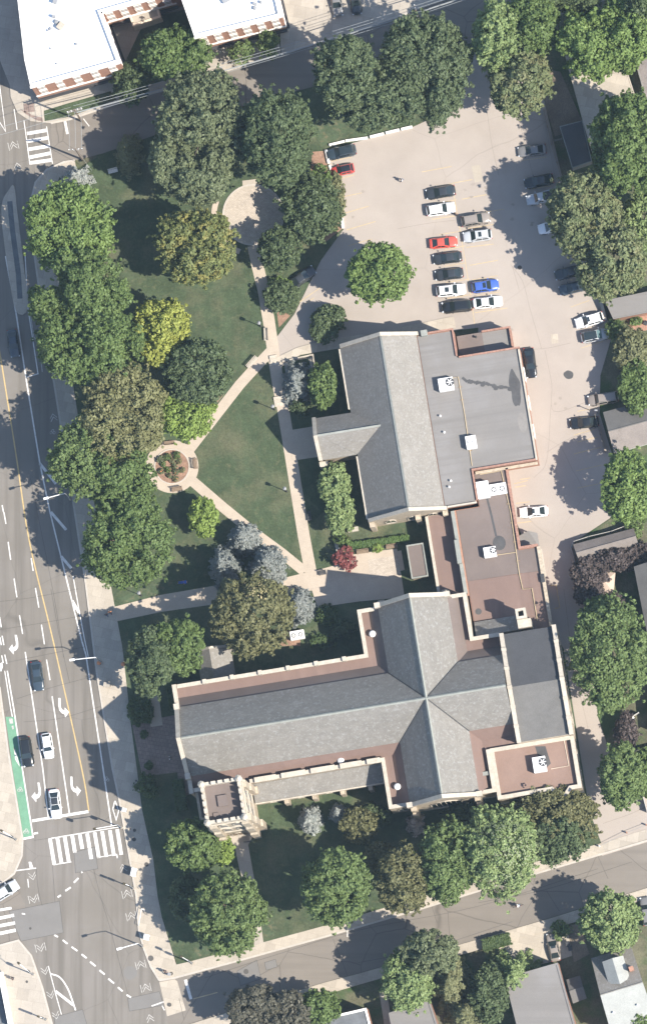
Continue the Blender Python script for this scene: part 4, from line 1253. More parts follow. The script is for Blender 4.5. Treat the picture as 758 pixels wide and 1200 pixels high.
for i, (x, y, w_, h_, k) in enumerate(((64, 20, .5, .9, 0), (67, 26, .7, .5, 1), (60, 34, .4, .4, 0), (72, 31, 1.2, .9, 2), (66, 2, .9, 1.0, 0), (57, 36, .3, .4, 1), (60, 57, .3, .3, 1), (90, 52, .4, .35, 1), (67, 75, .3, .3, 1), (299, 5, .6, .6, 0), (299, 10, .6, .5, 1), (306, 3, .5, .5, 1), (265, 0, 1.2, .7, 0))):
    o = MB()
    p = W(x, y, z1-.64)
    rt = r1 if x < 200 else r2
    cc = c1 if x < 200 else c2
    q = (p.x-cc.x, p.y-cc.y, z1-.64)
    if k == 1:
        o.lathe(q, [(w_*.5, 0), (w_*.5, h_), (w_*.3, h_+.1)], 10)
    else:
        o.obox((q[0], q[1], q[2]+h_/2), (w_, w_*.7, h_), .3*i)
    o.build('roof_vent', 'metal_grey' if k < 2 else 'concrete', rt)

# ------------------------------------------------------------------ yards, garages and houses along the car park


def gable_house(name, label, cat, px, ze, rise, m_n, m_s, wallm, along=True, over=.25):
    """px: four eave corners seen in the photograph in order NW, NE, SE, SW; ridge runs W-E when along"""
    P = [W(x, y, ze) for x, y in px]
    c = sum(P, Vector())/4
    c.z = 0
    r = tag(empty(name, c), label, cat)
    q = [p-c for p in P]
    ins = inset([(p.x, p.y) for p in q], over)
    MB().prism(ins, 0, ze-.08).build('wall', wallm, r)
    if along:
        a, b = (q[0]+q[3])/2, (q[1]+q[2])/2
        A = [(q[0], q[1]), (q[3], q[2])]
    else:
        a, b = (q[0]+q[1])/2, (q[3]+q[2])/2
        A = [(q[0], q[3]), (q[1], q[2])]
    a = a+Vector((0, 0, rise))
    b = b+Vector((0, 0, rise))
    MB().slab([A[0][0], A[0][1], b, a], .1).build('roof_slope', m_n, r)
    MB().slab([A[1][0], A[1][1], b, a], .1).build('roof_slope', m_s, r)
    MB().tube([a+Vector((0, 0, .02)), b+Vector((0, 0, .02))], .1, 6).build('ridge_cap', m_n, r)
    mb = MB()                              # gable triangles
    iv = [Vector((x, y, ze-.1)) for x, y in inset([(p.x, p.y) for p in q], over)]
    for p0, p1, t in (((A[0][0]), (A[1][0]), a), ((A[0][1]), (A[1][1]), b)):
        k = (t-(a+b)/2)*.03
        mb.poly([p0-k-Vector((0, 0, .12)), p1-k-Vector((0, 0, .12)), t-k-Vector((0, 0, .12))])
    mb.build('gable', wallm, r)
    return r, q, c


gable_house('garage', 'brown gabled garage behind a white-edged fence beside the purple hedge', 'garage', [(671, 638), (742, 619), (748, 640), (679, 660)], 2.7, 1.3, 'shingle_brown', 'shingle_brown', 'siding')
gable_house('garage', 'wide grey-brown garage roof beside the black parked car', 'garage', [(706, 483), (770, 466), (780, 514), (719, 531)], 2.8, 1.6, 'shingle_grey', 'shingle_brown', 'siding')
poly_building('garage', 'dark flat garage roof beside the red terracotta patio', 'garage', [(708, 352), (775, 338), (780, 362), (718, 374)], 2.8, 'membrane', 'brick', .12, 'membrane', .2)
poly_building('carport', 'dark shingled carport with pale rim in deep tree shade', 'carport', [(655, 148), (682, 141), (693, 189), (670, 197)], 2.7, 'shingle_dark', 'wood_grey', .12, 'copper', .12)
poly_building('flat_roofed_house', 'long pale gravel-roofed building dappled by tree shade', 'building', [(660, 60), (722, 45), (747, 122), (752, 160), (693, 178), (684, 148)], 3.6, 'concrete', 'siding', .12, 'concrete', .2)
poly_building('flat_roofed_house', 'brown-roofed building beside the long pale gravel roof', 'building', [(742, 66), (800, 52), (815, 106), (757, 120)], 3.8, 'shingle_brown', 'siding', .12, 'wood_grey', .2)
gable_house('house', 'grey-brown house roof behind the purple hedge and canopy', 'house', [(742, 664), (815, 645), (835, 720), (757, 740)], 5.0, 2.4, 'shingle_grey', 'shingle_brown', 'siding', along=False)
gable_house('house', 'dark house roof behind the tall tree by the driveway', 'house', [(765, 772), (815, 760), (830, 850), (775, 862)], 5.0, 2.4, 'shingle_grey', 'shingle_grey', 'siding', along=False)
sheet('terracotta_patio', [(733, 372), (758, 364), (790, 358), (795, 380), (752, 388), (738, 386)], .06, 'terracotta', thick=.05)
sheet('yard_path', [(732, 437), (752, 430), (758, 450), (738, 452)], .06, 'mulch', thick=.05)
gr, gq, gc = (None, None, None)
# the houses across the side street
poly_building('flat_roofed_house', 'rubble-covered flat roof with white rim across the side street', 'house', [(330, 1204), (429, 1181), (438, 1215), (340, 1240)], 5.5, 'gravel_grey', 'brick', .3, 'white_trim', .35)
poly_building('flat_roofed_house', 'grey flat roof with brick edge behind the leafy street trees', 'house', [(455, 1187), (503, 1172), (512, 1200), (522, 1240), (468, 1250)], 5.5, 'membrane', 'brick', .2, 'membrane', .3)
sheet('driveway', [(444, 1160), (452, 1157), (462, 1215), (452, 1215)], .05, 'concrete', thick=.05)
r4, l4, c4 = poly_building('flat_roofed_house', 'long charcoal flat roof with brick side wall beside the silver car', 'house', [(591, 1146), (653, 1128), (674, 1203), (690, 1260), (622, 1270)], 6.0, 'membrane', 'brick', .2, 'membrane', .3)
gable_house('shed', 'small dark-roofed shed beside the charcoal flat roof', 'shed', [(663, 1148), (679, 1143), (687, 1170), (671, 1176)], 3.2, 1.1, 'shingle_grey', 'shingle_grey', 'siding')
r5, q5, c5 = gable_house('house', 'grey and white gabled house with dormer across the side street', 'house', [(692, 1123), (739, 1109), (768, 1196), (716, 1212)], 6.5, 3.6, 'shingle', 'shingle_light', 'siding')
d5 = Vector((q5[1]-q5[0])).normalized()
n5 = Vector((d5.y, -d5.x, 0))           # towards the ridge
mid = (q5[0]+q5[1])/2+n5*2.2
ang = math.atan2(d5.y, d5.x)
dm = MB()
for sgn in (-1, 1):
    dm.slab([mid+d5*0+n5*-1.0+Vector((0, 0, 3.9)), mid+n5*3.2+Vector((0, 0, 3.9)), mid+n5*2.6+d5*sgn*1.7+Vector((0, 0, 2.6)), mid+n5*-1.0+d5*sgn*1.7+Vector((0, 0, 2.6))], .1)
do = dm.build('dormer_roof', 'shingle_light', r5)
MB().obox((mid.x+n5.x*.6, mid.y+n5.y*.6, mid.z+1.4), (2.9, 3.0, 2.3), ang).build('dormer_wall', 'siding', r5)
MB().obox((q5[1].x-d5.x*.9+n5.x*3.6, q5[1].y-d5.y*.9+n5.y*3.6, 8.6), (.7, .7, 4.4), ang).build('chimney', 'brick', r5)
for k, f in ((0, .72), (1, .18)):
    p = q5[3]*(1-f)+q5[2]*f-n5*2.4*-1*-1
    MB().lathe((p.x-n5.x*.6, p.y-n5.y*.6, 7.8), [(.15, 0), (.15, .9), (.2, .95), (.05, 1.1)], 8).build('vent_pipe', 'metal_white', r5)
sheet('driveway', [(580, 1108), (600, 1095), (650, 1088), (664, 1085), (670, 1120), (655, 1125), (612, 1135)], .05, 'concrete', thick=.05)
sheet('driveway', [(664, 1086), (678, 1082), (690, 1118), (672, 1128)], .052, 'soil', thick=.05)
lw = tag(MB().prism(strip([(0, 0), (1.6, -8.2)], .35), 0, 1.7).build('low_wall', 'white_trim'), 'white low wall at the back of the opposite pavement', 'wall')
lw.location = W(2, 1140)
sheet('basement_yard', [(-60, 1138), (1, 1136), (16, 1204), (-60, 1215)], .137, 'gravel_grey', thick=.02)

# ================================================================== trees and plants


def leaf_mesh(name, P, Nn, size, rng, aspect=.62):
    """leaf-sized diamond faces at points P facing Nn"""
    n = len(P)
    a = np.cross(Nn, rng.normal(size=(n, 3)))
    a /= np.linalg.norm(a, axis=1, keepdims=True)+1e-9
    b = np.cross(Nn, a)
    s = (size*rng.uniform(.65, 1.35, n))[:, None]
    bend = Nn*s*.18
    v = np.stack([P+a*s-bend, P+b*s*aspect, P-a*s-bend, P-b*s*aspect], 1).reshape(-1, 3)
    me = bpy.data.meshes.new(name)
    me.vertices.add(4*n)
    me.vertices.foreach_set('co', v.astype(np.float32).ravel())
    me.loops.add(4*n)
    me.loops.foreach_set('vertex_index', np.arange(4*n, dtype=np.int32))
    me.polygons.add(n)
    me.polygons.foreach_set('loop_start', np.arange(0, 4*n, 4, dtype=np.int32))
    me.update(calc_edges=True)
    return me


def crown_points(rng, rx, ry, z0, z1, dens=1.0, lump=.30, clump=.95, under=-.35):
    """leaf positions and facings of a broad crown made of many leafy clumps"""
    rz = (z1-z0)/2
    rm = (rx+ry)/2
    area = 2*math.pi*rm*(rm+rz)*.75
    cr = clump*(.55+.09*rm)
    nc = max(8, int(area/(cr*cr*1.55)*dens))
    i = np.arange(nc)+.5
    zz = 1-(1-under)*i/nc
    ph = i*2.399963+rng.uniform(0, 6.28)
    d = np.stack([np.cos(ph)*np.sqrt(1-zz**2), np.sin(ph)*np.sqrt(1-zz**2), zz], 1)
    d += rng.normal(scale=.10, size=d.shape)
    d /= np.linalg.norm(d, axis=1, keepdims=True)
    f = np.ones(nc)
    for _ in range(6):                      # big boughs and hollows
        k = rng.normal(size=3)
        k /= np.linalg.norm(k)
        f += lump*.55*np.sin(d @ k*rng.uniform(2.5, 6)+rng.uniform(0, 6.28))
    f = np.clip(f+rng.normal(scale=.07, size=nc), .42, 1.18)
    f *= .90
    C = d*f[:, None]*np.array([rx, ry, rz])
    C[:, 2] += (z0+z1)/2
    # second, inner shell so that hollows are not see-through everywhere
    ki = rng.choice(nc, nc//5, replace=False)
    C2 = d[ki]*(f[ki]*rng.uniform(.5, .78, len(ki)))[:, None]*np.array([rx, ry, rz])
    C2[:, 2] += (z0+z1)/2
    cen = np.concatenate([C, C2])
    dirs = np.concatenate([d, d[ki]])
    rad = cr*rng.uniform(.65, 1.35, len(cen))
    # loose sprays standing proud of the crown
    ns = int(nc*.55)
    ks = rng.integers(0, nc, ns)
    C3 = (d[ks]+rng.normal(scale=.12, size=(ns, 3)))*(f[ks]*rng.uniform(1.04, 1.24, ns))[:, None]*np.array([rx, ry, rz*.98])
    C3[:, 2] += (z0+z1)/2
    cen = np.concatenate([cen, C3])
    dirs = np.concatenate([dirs, d[ks]])
    rad = np.concatenate([rad, cr*rng.uniform(.22, .5, ns)])
    return cen, dirs, rad


def broadleaf_mesh(name, seed, rx, ry, z0, z1, leaf=.30, dens=1.0, lump=.30, clump=.95, fill=1.0):
    rng = np.random.default_rng(seed)
    rm = (rx+ry)/2
    if rm > 1.7:                            # a main mass and several boughs that break its outline
        parts = [crown_points(rng, rx*.92, ry*.92, z0, z1, dens, lump, clump)]
        nl = int(rng.integers(5, 8))
        a0 = rng.uniform(0, 6.28)
        for k in range(nl):
            a = a0+6.283*k/nl+rng.normal(scale=.3)
            q = rng.uniform(.30, .46)
            e = 1.08-q+rng.uniform(-.10, .08)
            zc = z0+(z1-z0)*rng.uniform(.34, .66)
            hz = (z1-z0)*rng.uniform(.20, .30)
            c_, d_, r_ = crown_points(rng, rx*q, ry*q, zc-hz, zc+hz, dens*.9, lump, clump*.85)
            parts.append((c_+np.array([math.cos(a)*rx*e, math.sin(a)*ry*e, 0]), d_, r_))
        nt_ = int(16+rm*7)                    # bough tips reaching past the outline
        c3, d3, r3 = [], [], []
        for k in range(nt_):
            a = rng.uniform(0, 6.283)
            zz_ = rng.uniform(-.15, .75)
            hh = math.sqrt(1-zz_*zz_)
            dv = np.array([math.cos(a)*hh, math.sin(a)*hh, zz_])
            reach = rng.uniform(.98, 1.20)
            for q, w_ in ((.84, .55), (.92, .44), (1.0, .34), (1.07, .24)):
                pt = dv*reach*q*np.array([rx, ry, (z1-z0)/2])*.97+np.array([0, 0, (z0+z1)/2-.12*q])
                c3.append(pt+rng.normal(scale=.12, size=3))
                d3.append(dv)
                r3.append(w_*rng.uniform(.8, 1.25)*(.7+.06*rm))
        parts.append((np.array(c3), np.array(d3), np.array(r3)))
        cen, dirs, rad = [np.concatenate([q_[i] for q_ in parts]) for i in range(3)]
    else:
        cen, dirs, rad = crown_points(rng, rx, ry, z0, z1, dens, lump, clump)
    Ps, Ns = [], []
    for c, d, r in zip(cen, dirs, rad):
        n = int(max(10, r*r*34*fill*(.30/leaf)**1.6))
        q = rng.normal(size=(n, 3))
        q /= np.linalg.norm(q, axis=1, keepdims=True)
        q += d*.55+np.array([0, 0, .35])
        q /= np.linalg.norm(q, axis=1, keepdims=True)
        rr = r*rng.uniform(.55, 1.08, n)[:, None]
        Ps.append(c+q*rr*np.array([1, 1, .8]))
        nn = q+rng.normal(scale=.5, size=(n, 3))+np.array([0, 0, .2])
        Ns.append(nn/np.linalg.norm(nn, axis=1, keepdims=True))
    return leaf_mesh(name, np.concatenate(Ps), np.concatenate(Ns), leaf, rng)


def conifer_mesh(name, seed, rad, z0, z1, leaf=.20, droop=.25, nb=11, ry=None):
    """layers of drooping boughs set with needle sprays"""
    rng = np.random.default_rng(seed)
    ry = ry or rad
    Ps, Ns = [], []
    h = z1-z0
    L = int(max(6, h/.55))
    for k in range(L):
        t = k/(L-1)
        R0 = (1-t)**.85+.06
        m = max(4, int(nb*(1-t*.55)))
        ph0 = rng.uniform(0, 6.28)
        for j in range(m):
            a = ph0+6.283*j/m+rng.normal(scale=.14)
            ln = R0*rng.uniform(.72, 1.08)
            st = max(4, int(ln*rad/.20))
            s = np.linspace(.12, 1, st)
            x = np.cos(a)*s*ln*rad
            y = np.sin(a)*s*ln*ry
            z = z0+h*t*.97+.15-droop*s*s*ln*rad+rng.normal(scale=.05, size=st)
            side = np.array([-np.sin(a), np.cos(a), 0])
            wd = (.16+.30*(1-np.abs(2*s-1.1)))*min(1, ln*1.2)*min(1.3, .55+rad*.22)
            for w_ in (-1, -.45, 0, .45, 1):
                p = np.stack([x, y, z-abs(w_)*.09], 1)+side*(w_*wd)[:, None]+rng.normal(scale=.06, size=(st, 3))
                Ps.append(p)
                nn = np.array([0, 0, .75])+np.array([np.cos(a), np.sin(a), 0])*.4+side*w_*.5+rng.normal(scale=.38, size=(st, 3))
                Ns.append(nn/np.linalg.norm(nn, axis=1, keepdims=True))
    return leaf_mesh(name, np.concatenate(Ps), np.concatenate(Ns), leaf, rng, .5)


def obj(name, me, m, parent=None, loc=None):
    me.materials.append(MAT[m])
    o = bpy.data.objects.new(name, me)
    col.objects.link(o)
    if parent is not None:
        o.parent = parent
    if loc is not None:
        o.location = loc
    return o


SEED = [100]


def tree(name, label, cx, cy, rx, ry, h, kind, leaf=.25, low=.33, lump=.40, clump=.95, dens=1.0, conifer=False, cat='tree', group=None, droop=.25, nb=11, bark='bark', fill=1.0, extra=None, keep=False):
    """cx, cy, rx, ry in photograph pixels as the crown is seen; h total height in metres"""
    SEED[0] += 1
    sd_ = SEED[0]
    rs_ = random.Random(sd_)
    if not conifer and rx >= 22 and h < 15 and cat == 'tree' and not keep:
        h *= 1.36
    zc = h*(low+1)/2 if not conifer else h*.4
    p = W(cx, cy, zc)
    r = tag(empty(name, (p.x, p.y, .1 if cat != 'potted plant' else .12)), label, cat, group)
    RX, RY = rx*S, ry*S
    if not conifer and (RX+RY)/2 > 1.7:
        RX, RY = RX*.91, RY*.91
    if conifer:
        me = conifer_mesh('crown', sd_, RX, h*.06, h, leaf, droop, nb, RY)
    else:
        me = broadleaf_mesh('crown', sd_, RX, RY, h*low, h, leaf, dens, lump, clump, fill)
    cr = obj('crown', me, 'leaf_'+kind, r)
    t = MB()
    tr = max(.06, .022*h+.02)
    top = h*(.55 if not conifer else .93)
    bend = (rs_.uniform(-.2, .2), rs_.uniform(-.2, .2))
    t.tube([(0, 0, -.1), (bend[0]*.3, bend[1]*.3, top*.4), (bend[0], bend[1], top)], [tr*1.25, tr*.9, tr*(.55 if not conifer else .12)], 7)
    if not conifer:
        for k in range(6):
            a = k*1.05+rs_.uniform(-.3, .3)
            e = rs_.uniform(.5, .78)
            zt = h*low+(h-h*low)*rs_.uniform(.45, .8)
            t.tube([(bend[0]*.6, bend[1]*.6, top*rs_.uniform(.5, .9)), (math.cos(a)*RX*e*.5, math.sin(a)*RY*e*.5, (top+zt)*.5), (math.cos(a)*RX*e, math.sin(a)*RY*e, zt)], [tr*.5, tr*.35, tr*.12], 5)
    t.build('trunk', bark, r)
    if extra:                               # blossom or new growth on part of the crown
        kd, ex, ey, er = extra
        rng = np.random.default_rng(sd_+5)
        n = int(er*er*.5)
        q = rng.normal(size=(n, 3))
        q /= np.linalg.norm(q, axis=1, keepdims=True)
        q[:, 2] = np.abs(q[:, 2])
        P_ = q*np.array([er*S, er*S, (h-h*low)*.52])+np.array([ex*S, -ey*S, (h+h*low)/2+.25])
        obj('blossom', leaf_mesh('blossom', P_, q, .13, rng, .8), 'leaf_'+kd, r)
    return r


T = tree
# beside the white-roofed building and the cross street
T('broadleaf_tree', 'mid-green tree in front of the entrance pavilion between white-roofed wings', 207, 65, 42, 29, 10, 'green')
T('broadleaf_tree', 'small dark tree at the brick building corner above the wires', 154, 98, 21, 24, 7.5, 'dark')
T('broadleaf_tree', 'thin young tree on the strip before the brick wing', 285, 62, 14, 12, 5.0, 'emerald', leaf=.24, fill=.7)
T('broadleaf_tree', 'small leafy street tree at the end of brick facade', 315, 50, 11, 15, 5.5, 'emerald', leaf=.24)
T('broadleaf_tree', 'very large grey-green tree between the cross street and round plaza', 238, 152, 52, 68, 16, 'greygreen')
T('broadleaf_tree', 'grey-green side tree leaning against the very large park tree', 200, 190, 22, 30, 12, 'greygreen')
T('broadleaf_tree', 'grey-green tree whose crown overhangs the plaza step', 232, 211, 37, 26, 12, 'greygreen')
T('broadleaf_tree', 'tall dark green tree standing behind the round plaza', 326, 162, 40, 56, 14, 'dark')
T('broadleaf_tree', 'dark green tree overhanging the shaded edge of round plaza', 366, 246, 34, 38, 8, 'dark', keep=True)
T('broadleaf_tree', 'dark green tree between round plaza and lone parked black car', 329, 292, 24, 25, 8, 'dark', keep=True)
T('broadleaf_tree', 'dark street tree over the cross street beside the concrete yard', 405, 85, 36, 42, 14, 'teal')
T('broadleaf_tree', 'broad dark tree above the white kerbs of car park', 432, 122, 46, 30, 12, 'teal')
T('broadleaf_tree', 'huge dark blue-green tree between car park and cross street', 496, 84, 53, 66, 16, 'teal')
T('broadleaf_tree', 'gold-tinged tree casting shade beside the round plaza', 228, 290, 46, 42, 11, 'goldolive')
T('conifer', 'olive-grey pine beside the white bench on the park corner', 150, 180, 17, 27, 9, 'pine', conifer=True, leaf=.26, nb=10)
T('blue_spruce', 'silvery blue spruce on the park corner by zebra crossing', 90, 211, 20, 20, 8, 'spruce_pale', conifer=True, droop=.1, nb=9)
T('broadleaf_tree', 'bright green maple beside the silvery corner spruce', 84, 268, 52, 52, 15, 'bright')
T('broadleaf_tree', 'wide green tree over the shaded cycle island', 96, 348, 56, 55, 18, 'green')
T('broadleaf_tree', 'green tree between the cycle island and yellow-leaved tree', 122, 405, 46, 44, 17, 'green')
T('broadleaf_tree', 'green roadside tree opposite the shaded parked car', 82, 400, 36, 46, 17, 'green')
T('broadleaf_tree', 'yellow-leaved tree on the lawn, the only golden crown', 190, 388, 32, 38, 9, 'yellow')
T('broadleaf_tree', 'dark green tree behind the yellow-leaved tree on lawn', 233, 436, 37, 36, 10, 'dark')
T('broadleaf_tree', 'olive flowering tree between roadside and lime-green tree', 143, 488, 48, 58, 17, 'olive')
T('broadleaf_tree', 'lime-green rounded tree next to the flower circle', 219, 483, 33, 31, 8, 'lime', lump=.16)
T('broadleaf_tree', 'leafy green roadside tree with jagged shadow on road', 108, 538, 48, 46, 16, 'emerald')
T('broadleaf_tree', 'green tree shading the flower circle benches', 143, 556, 36, 42, 15, 'green')
T('broadleaf_tree', 'large green roadside tree beside the dry grass patch', 150, 632, 50, 58, 16, 'green')
T('broadleaf_tree', 'small lime-green tree between the diagonal path and spruces', 239, 606, 16, 21, 6, 'lime', lump=.16)
for i, (x, y, rx, ry, lab) in enumerate(((262, 662, 19, 26, 'blue spruce overhanging the lawn beside the reclining person'), (285, 630, 21, 22, 'blue spruce growing hard against the diagonal path'),
                                         (313, 660, 25, 25, 'blue spruce where the diagonal path meets the main walk'), (350, 709, 20, 24, 'rounded blue spruce beside the twin-fan ground unit'),
                                         (347, 447, 21, 28, 'tall blue spruce in the kerbed bed beside hall wing'), (363, 960, 16, 20, 'pale blue spruce beside the stone lean-to'),
                                         (396, 953, 11, 12, 'little blue spruce next to brown-green shrub by the church'))):
    T('blue_spruce', lab, x, y, rx, ry, (10, 10, 10, 9, 9, 7, 5)[i], 'spruce_pale' if i > 4 else 'spruce', conifer=True)
T('broadleaf_tree', 'brown-green tree with cream blossom beside the church courtyard', 296, 722, 46, 46, 11, 'brownolive', extra=('blossom', 6, -20, 21))
T('broadleaf_tree', 'green tree crowding the pavement before the church front', 178, 778, 27, 40, 11, 'dark')
T('broadleaf_tree', 'green tree beside the small stone porch', 212, 757, 29, 30, 10, 'green')
T('broadleaf_tree', 'slim green tree next to the tall blue spruce by hall', 378, 453, 14, 26, 7, 'green', leaf=.26)
T('broadleaf_tree', 'pale green shrubby tree beside the hall wing wall', 392, 568, 17, 24, 7, 'silverleaf', leaf=.26)
T('broadleaf_tree', 'pale green shrubby tree next to the courtyard hedge', 399, 603, 15, 22, 6, 'silverleaf', leaf=.26)
T('red_maple', 'small red-leaved maple at the courtyard edge', 403, 655, 12, 12, 3.2, 'red', leaf=.22, clump=.7)
T('broadleaf_tree', 'round green tree alone on a kerbed island in car park', 445, 321, 36, 34, 10, 'bright', lump=.2)
T('shrub', 'rounded dark shrub on mulch beside the lone parked black car', 330, 348, 19, 17, 4.0, 'dark', leaf=.26, low=.05, cat='shrub')
T('shrub', 'dark shrub at the hall corner of the car park', 386, 374, 19, 14, 4.0, 'dark', leaf=.26, low=.05, cat='shrub')
T('shrub', 'dark shrub filling the shade behind hall corner', 378, 391, 16, 12, 3.5, 'dark', leaf=.26, low=.05, cat='shrub')
# top corner beyond the car park
T('broadleaf_tree', 'yellow-green tree at the car park entrance', 584, 45, 28, 42, 12, 'silverleaf')
T('broadleaf_tree', 'grey-green feathery tree overhanging the car park entrance', 610, 98, 35, 38, 11, 'mixed', leaf=.26)
T('broadleaf_tree', 'green tree behind the feathery tree at the entrance', 622, 28, 32, 36, 12, 'green')
T('broadleaf_tree', 'bright maple overhanging the long pale gravel roof', 690, 52, 36, 42, 12, 'bright', lump=.3)
T('broadleaf_tree', 'bright green maple beside the brown-roofed building', 732, 42, 36, 40, 12, 'bright')
T('broadleaf_tree', 'dark tree behind the two bright maples', 755, 8, 30, 26, 12, 'dark')
T('broadleaf_tree', 'dark tree in the gap behind the bright maples', 662, -4, 40, 18, 11, 'dark')
T('broadleaf_tree', 'large dark tree shading the pale gravel roof', 738, 168, 44, 58, 14, 'green')
T('broadleaf_tree', 'pale green tree overhanging the shaded pickup', 684, 252, 40, 50, 12, 'mixed', leaf=.26)
T('broadleaf_tree', 'pale green tree overhanging the shaded dark cars', 716, 308, 44, 42, 12, 'mixed', leaf=.26)
T('broadleaf_tree', 'yellowish tree between the two pale green trees and yards', 752, 258, 20, 36, 9, 'silverleaf')
T('broadleaf_tree', 'grey-green tree beside the terracotta patio', 742, 412, 20, 28, 6, 'pine')
T('shrub', 'bright green shrub beside the silver SUV with dark roof glass', 722, 386, 10, 11, 3, 'emerald', leaf=.24, low=.05, cat='shrub')
T('broadleaf_tree', 'green tree overhanging the grey-brown van', 744, 452, 18, 32, 7, 'green')
T('broadleaf_tree', 'bright green tree with jagged shadow on the car park', 735, 570, 30, 40, 9, 'bright')
T('broadleaf_tree', 'large green tree between the driveway and dark house roof', 714, 768, 44, 66, 12, 'emerald')
T('broadleaf_tree', 'low green tree in the yard by the canopy', 705, 722, 24, 22, 7, 'green')
for x, y, rx, ry, h, lab in ((692, 672, 22, 20, 4.5, 'purple-brown hedge plant at the fenced garage corner'), (722, 656, 26, 13, 4.5, 'purple-brown hedge plant along the garage side'), (752, 650, 18, 12, 4.0, 'purple-brown hedge plant near the grey-brown house'),
                            (690, 694, 16, 18, 4.5, 'purple-brown hedge plant beside the beige canopy'), (716, 712, 12, 16, 4.0, 'purple-brown bush between canopy and tall green tree'), (733, 862, 12, 26, 4.0, 'purple-brown bush beside the yard chairs')):
    T('shrub', lab, x, y, rx, ry, h, 'purple', leaf=.22, low=.05, cat='shrub', group='purple-brown hedge plants')
T('broadleaf_tree', 'green tree beside the gated driveway', 728, 910, 24, 36, 9, 'emerald')
T('broadleaf_tree', 'darker green tree behind the driveway tree', 755, 905, 20, 26, 8, 'green')
# the church garden along the side street
T('broadleaf_tree', 'light green tree beside the tower entrance walk', 226, 992, 32, 28, 8, 'green', leaf=.26)
T('broadleaf_tree', 'small yellow-green tree between entrance walk and light green tree', 255, 996, 18, 18, 6, 'lime', leaf=.26)
T('broadleaf_tree', 'vivid green maple on the corner lawn of side street', 268, 1070, 42, 48, 11, 'emerald')
T('broadleaf_tree', 'dim dark tree shaded by the corner maple', 219, 1053, 18, 26, 6, 'dark')
T('broadleaf_tree', 'brown-green shrub tree beside the little blue spruce', 420, 968, 20, 19, 6, 'brownolive')
T('broadleaf_tree', 'green tree on the church lawn by the side street', 394, 1040, 39, 43, 13.5, 'emerald')
T('broadleaf_tree', 'small olive tree beside the taller olive tree', 446, 1004, 17, 16, 7, 'brownolive')
T('broadleaf_tree', 'tall olive tree leaning over the side street pavement', 473, 1032, 30, 39, 12, 'brownolive')
T('conifer', 'thin silvery dead conifer before the transept end', 486, 966, 12, 16, 6, 'dead', conifer=True, nb=6, bark='bark_pale')
T('broadleaf_tree', 'slender mid-green tree between olive tree and silver-flecked tree', 524, 1010, 31, 50, 12, 'emerald')
T('broadleaf_tree', 'big silver-flecked green tree over the side street', 584, 997, 42, 56, 13, 'silverleaf', extra=('silver', 4, 4, 44))
T('broadleaf_tree', 'dark tree between the vestry wall and side street', 650, 960, 52, 36, 8, 'brownolive')
T('broadleaf_tree', 'dark blue-green tree beside the driveway gate post', 652, 985, 34, 28, 9, 'dark')
T('broadleaf_tree', 'dark tree in the shade along the vestry wall', 612, 960, 26, 20, 6, 'pine')
T('broadleaf_tree', 'dark tree in the shadow under the transept end', 545, 958, 26, 16, 5, 'dark')
# across the side street
T('broadleaf_tree', 'leafy tree in front of the grey roof across the street', 478, 1148, 30, 34, 9, 'silverleaf')
T('broadleaf_tree', 'olive-green tree overhanging the side street', 503, 1118, 32, 26, 11, 'greygreen')
T('conifer', 'tall olive pine behind the leafy street trees', 528, 1152, 26, 40, 12, 'pine', conifer=True, leaf=.26)
T('conifer', 'olive pine beside the grey roof with brick edge', 545, 1188, 26, 22, 10, 'pine', conifer=True, leaf=.26)
T('conifer', 'feathery green conifer beside the charcoal flat roof', 603, 1143, 36, 38, 10, 'silverleaf', conifer=True, leaf=.24, droop=.15, nb=8)
T('broadleaf_tree', 'leafy tree beside the house with the dormer', 716, 1080, 34, 34, 9, 'silverleaf')
T('broadleaf_tree', 'green tree behind the gabled house with dormer', 748, 1192, 18, 14, 7, 'green')
T('broadleaf_tree', 'dark brownish tree on the corner opposite the church', 300, 1182, 34, 26, 8, 'dim')
T('broadleaf_tree', 'dark brownish tree beside the small green bush', 338, 1186, 26, 24, 8, 'dim')
T('broadleaf_tree', 'green bush tree next to the rubble-covered roof', 374, 1180, 22, 20, 6, 'green')
T('broadleaf_tree', 'dim green tree in the shade beside the long hedge', 573, 1165, 22, 34, 6, 'dark')
T('shrub', 'small green shrub at the driveway beside the silver car', 657, 1091, 9, 9, 1.8, 'emerald', leaf=.22, low=.05, cat='shrub')
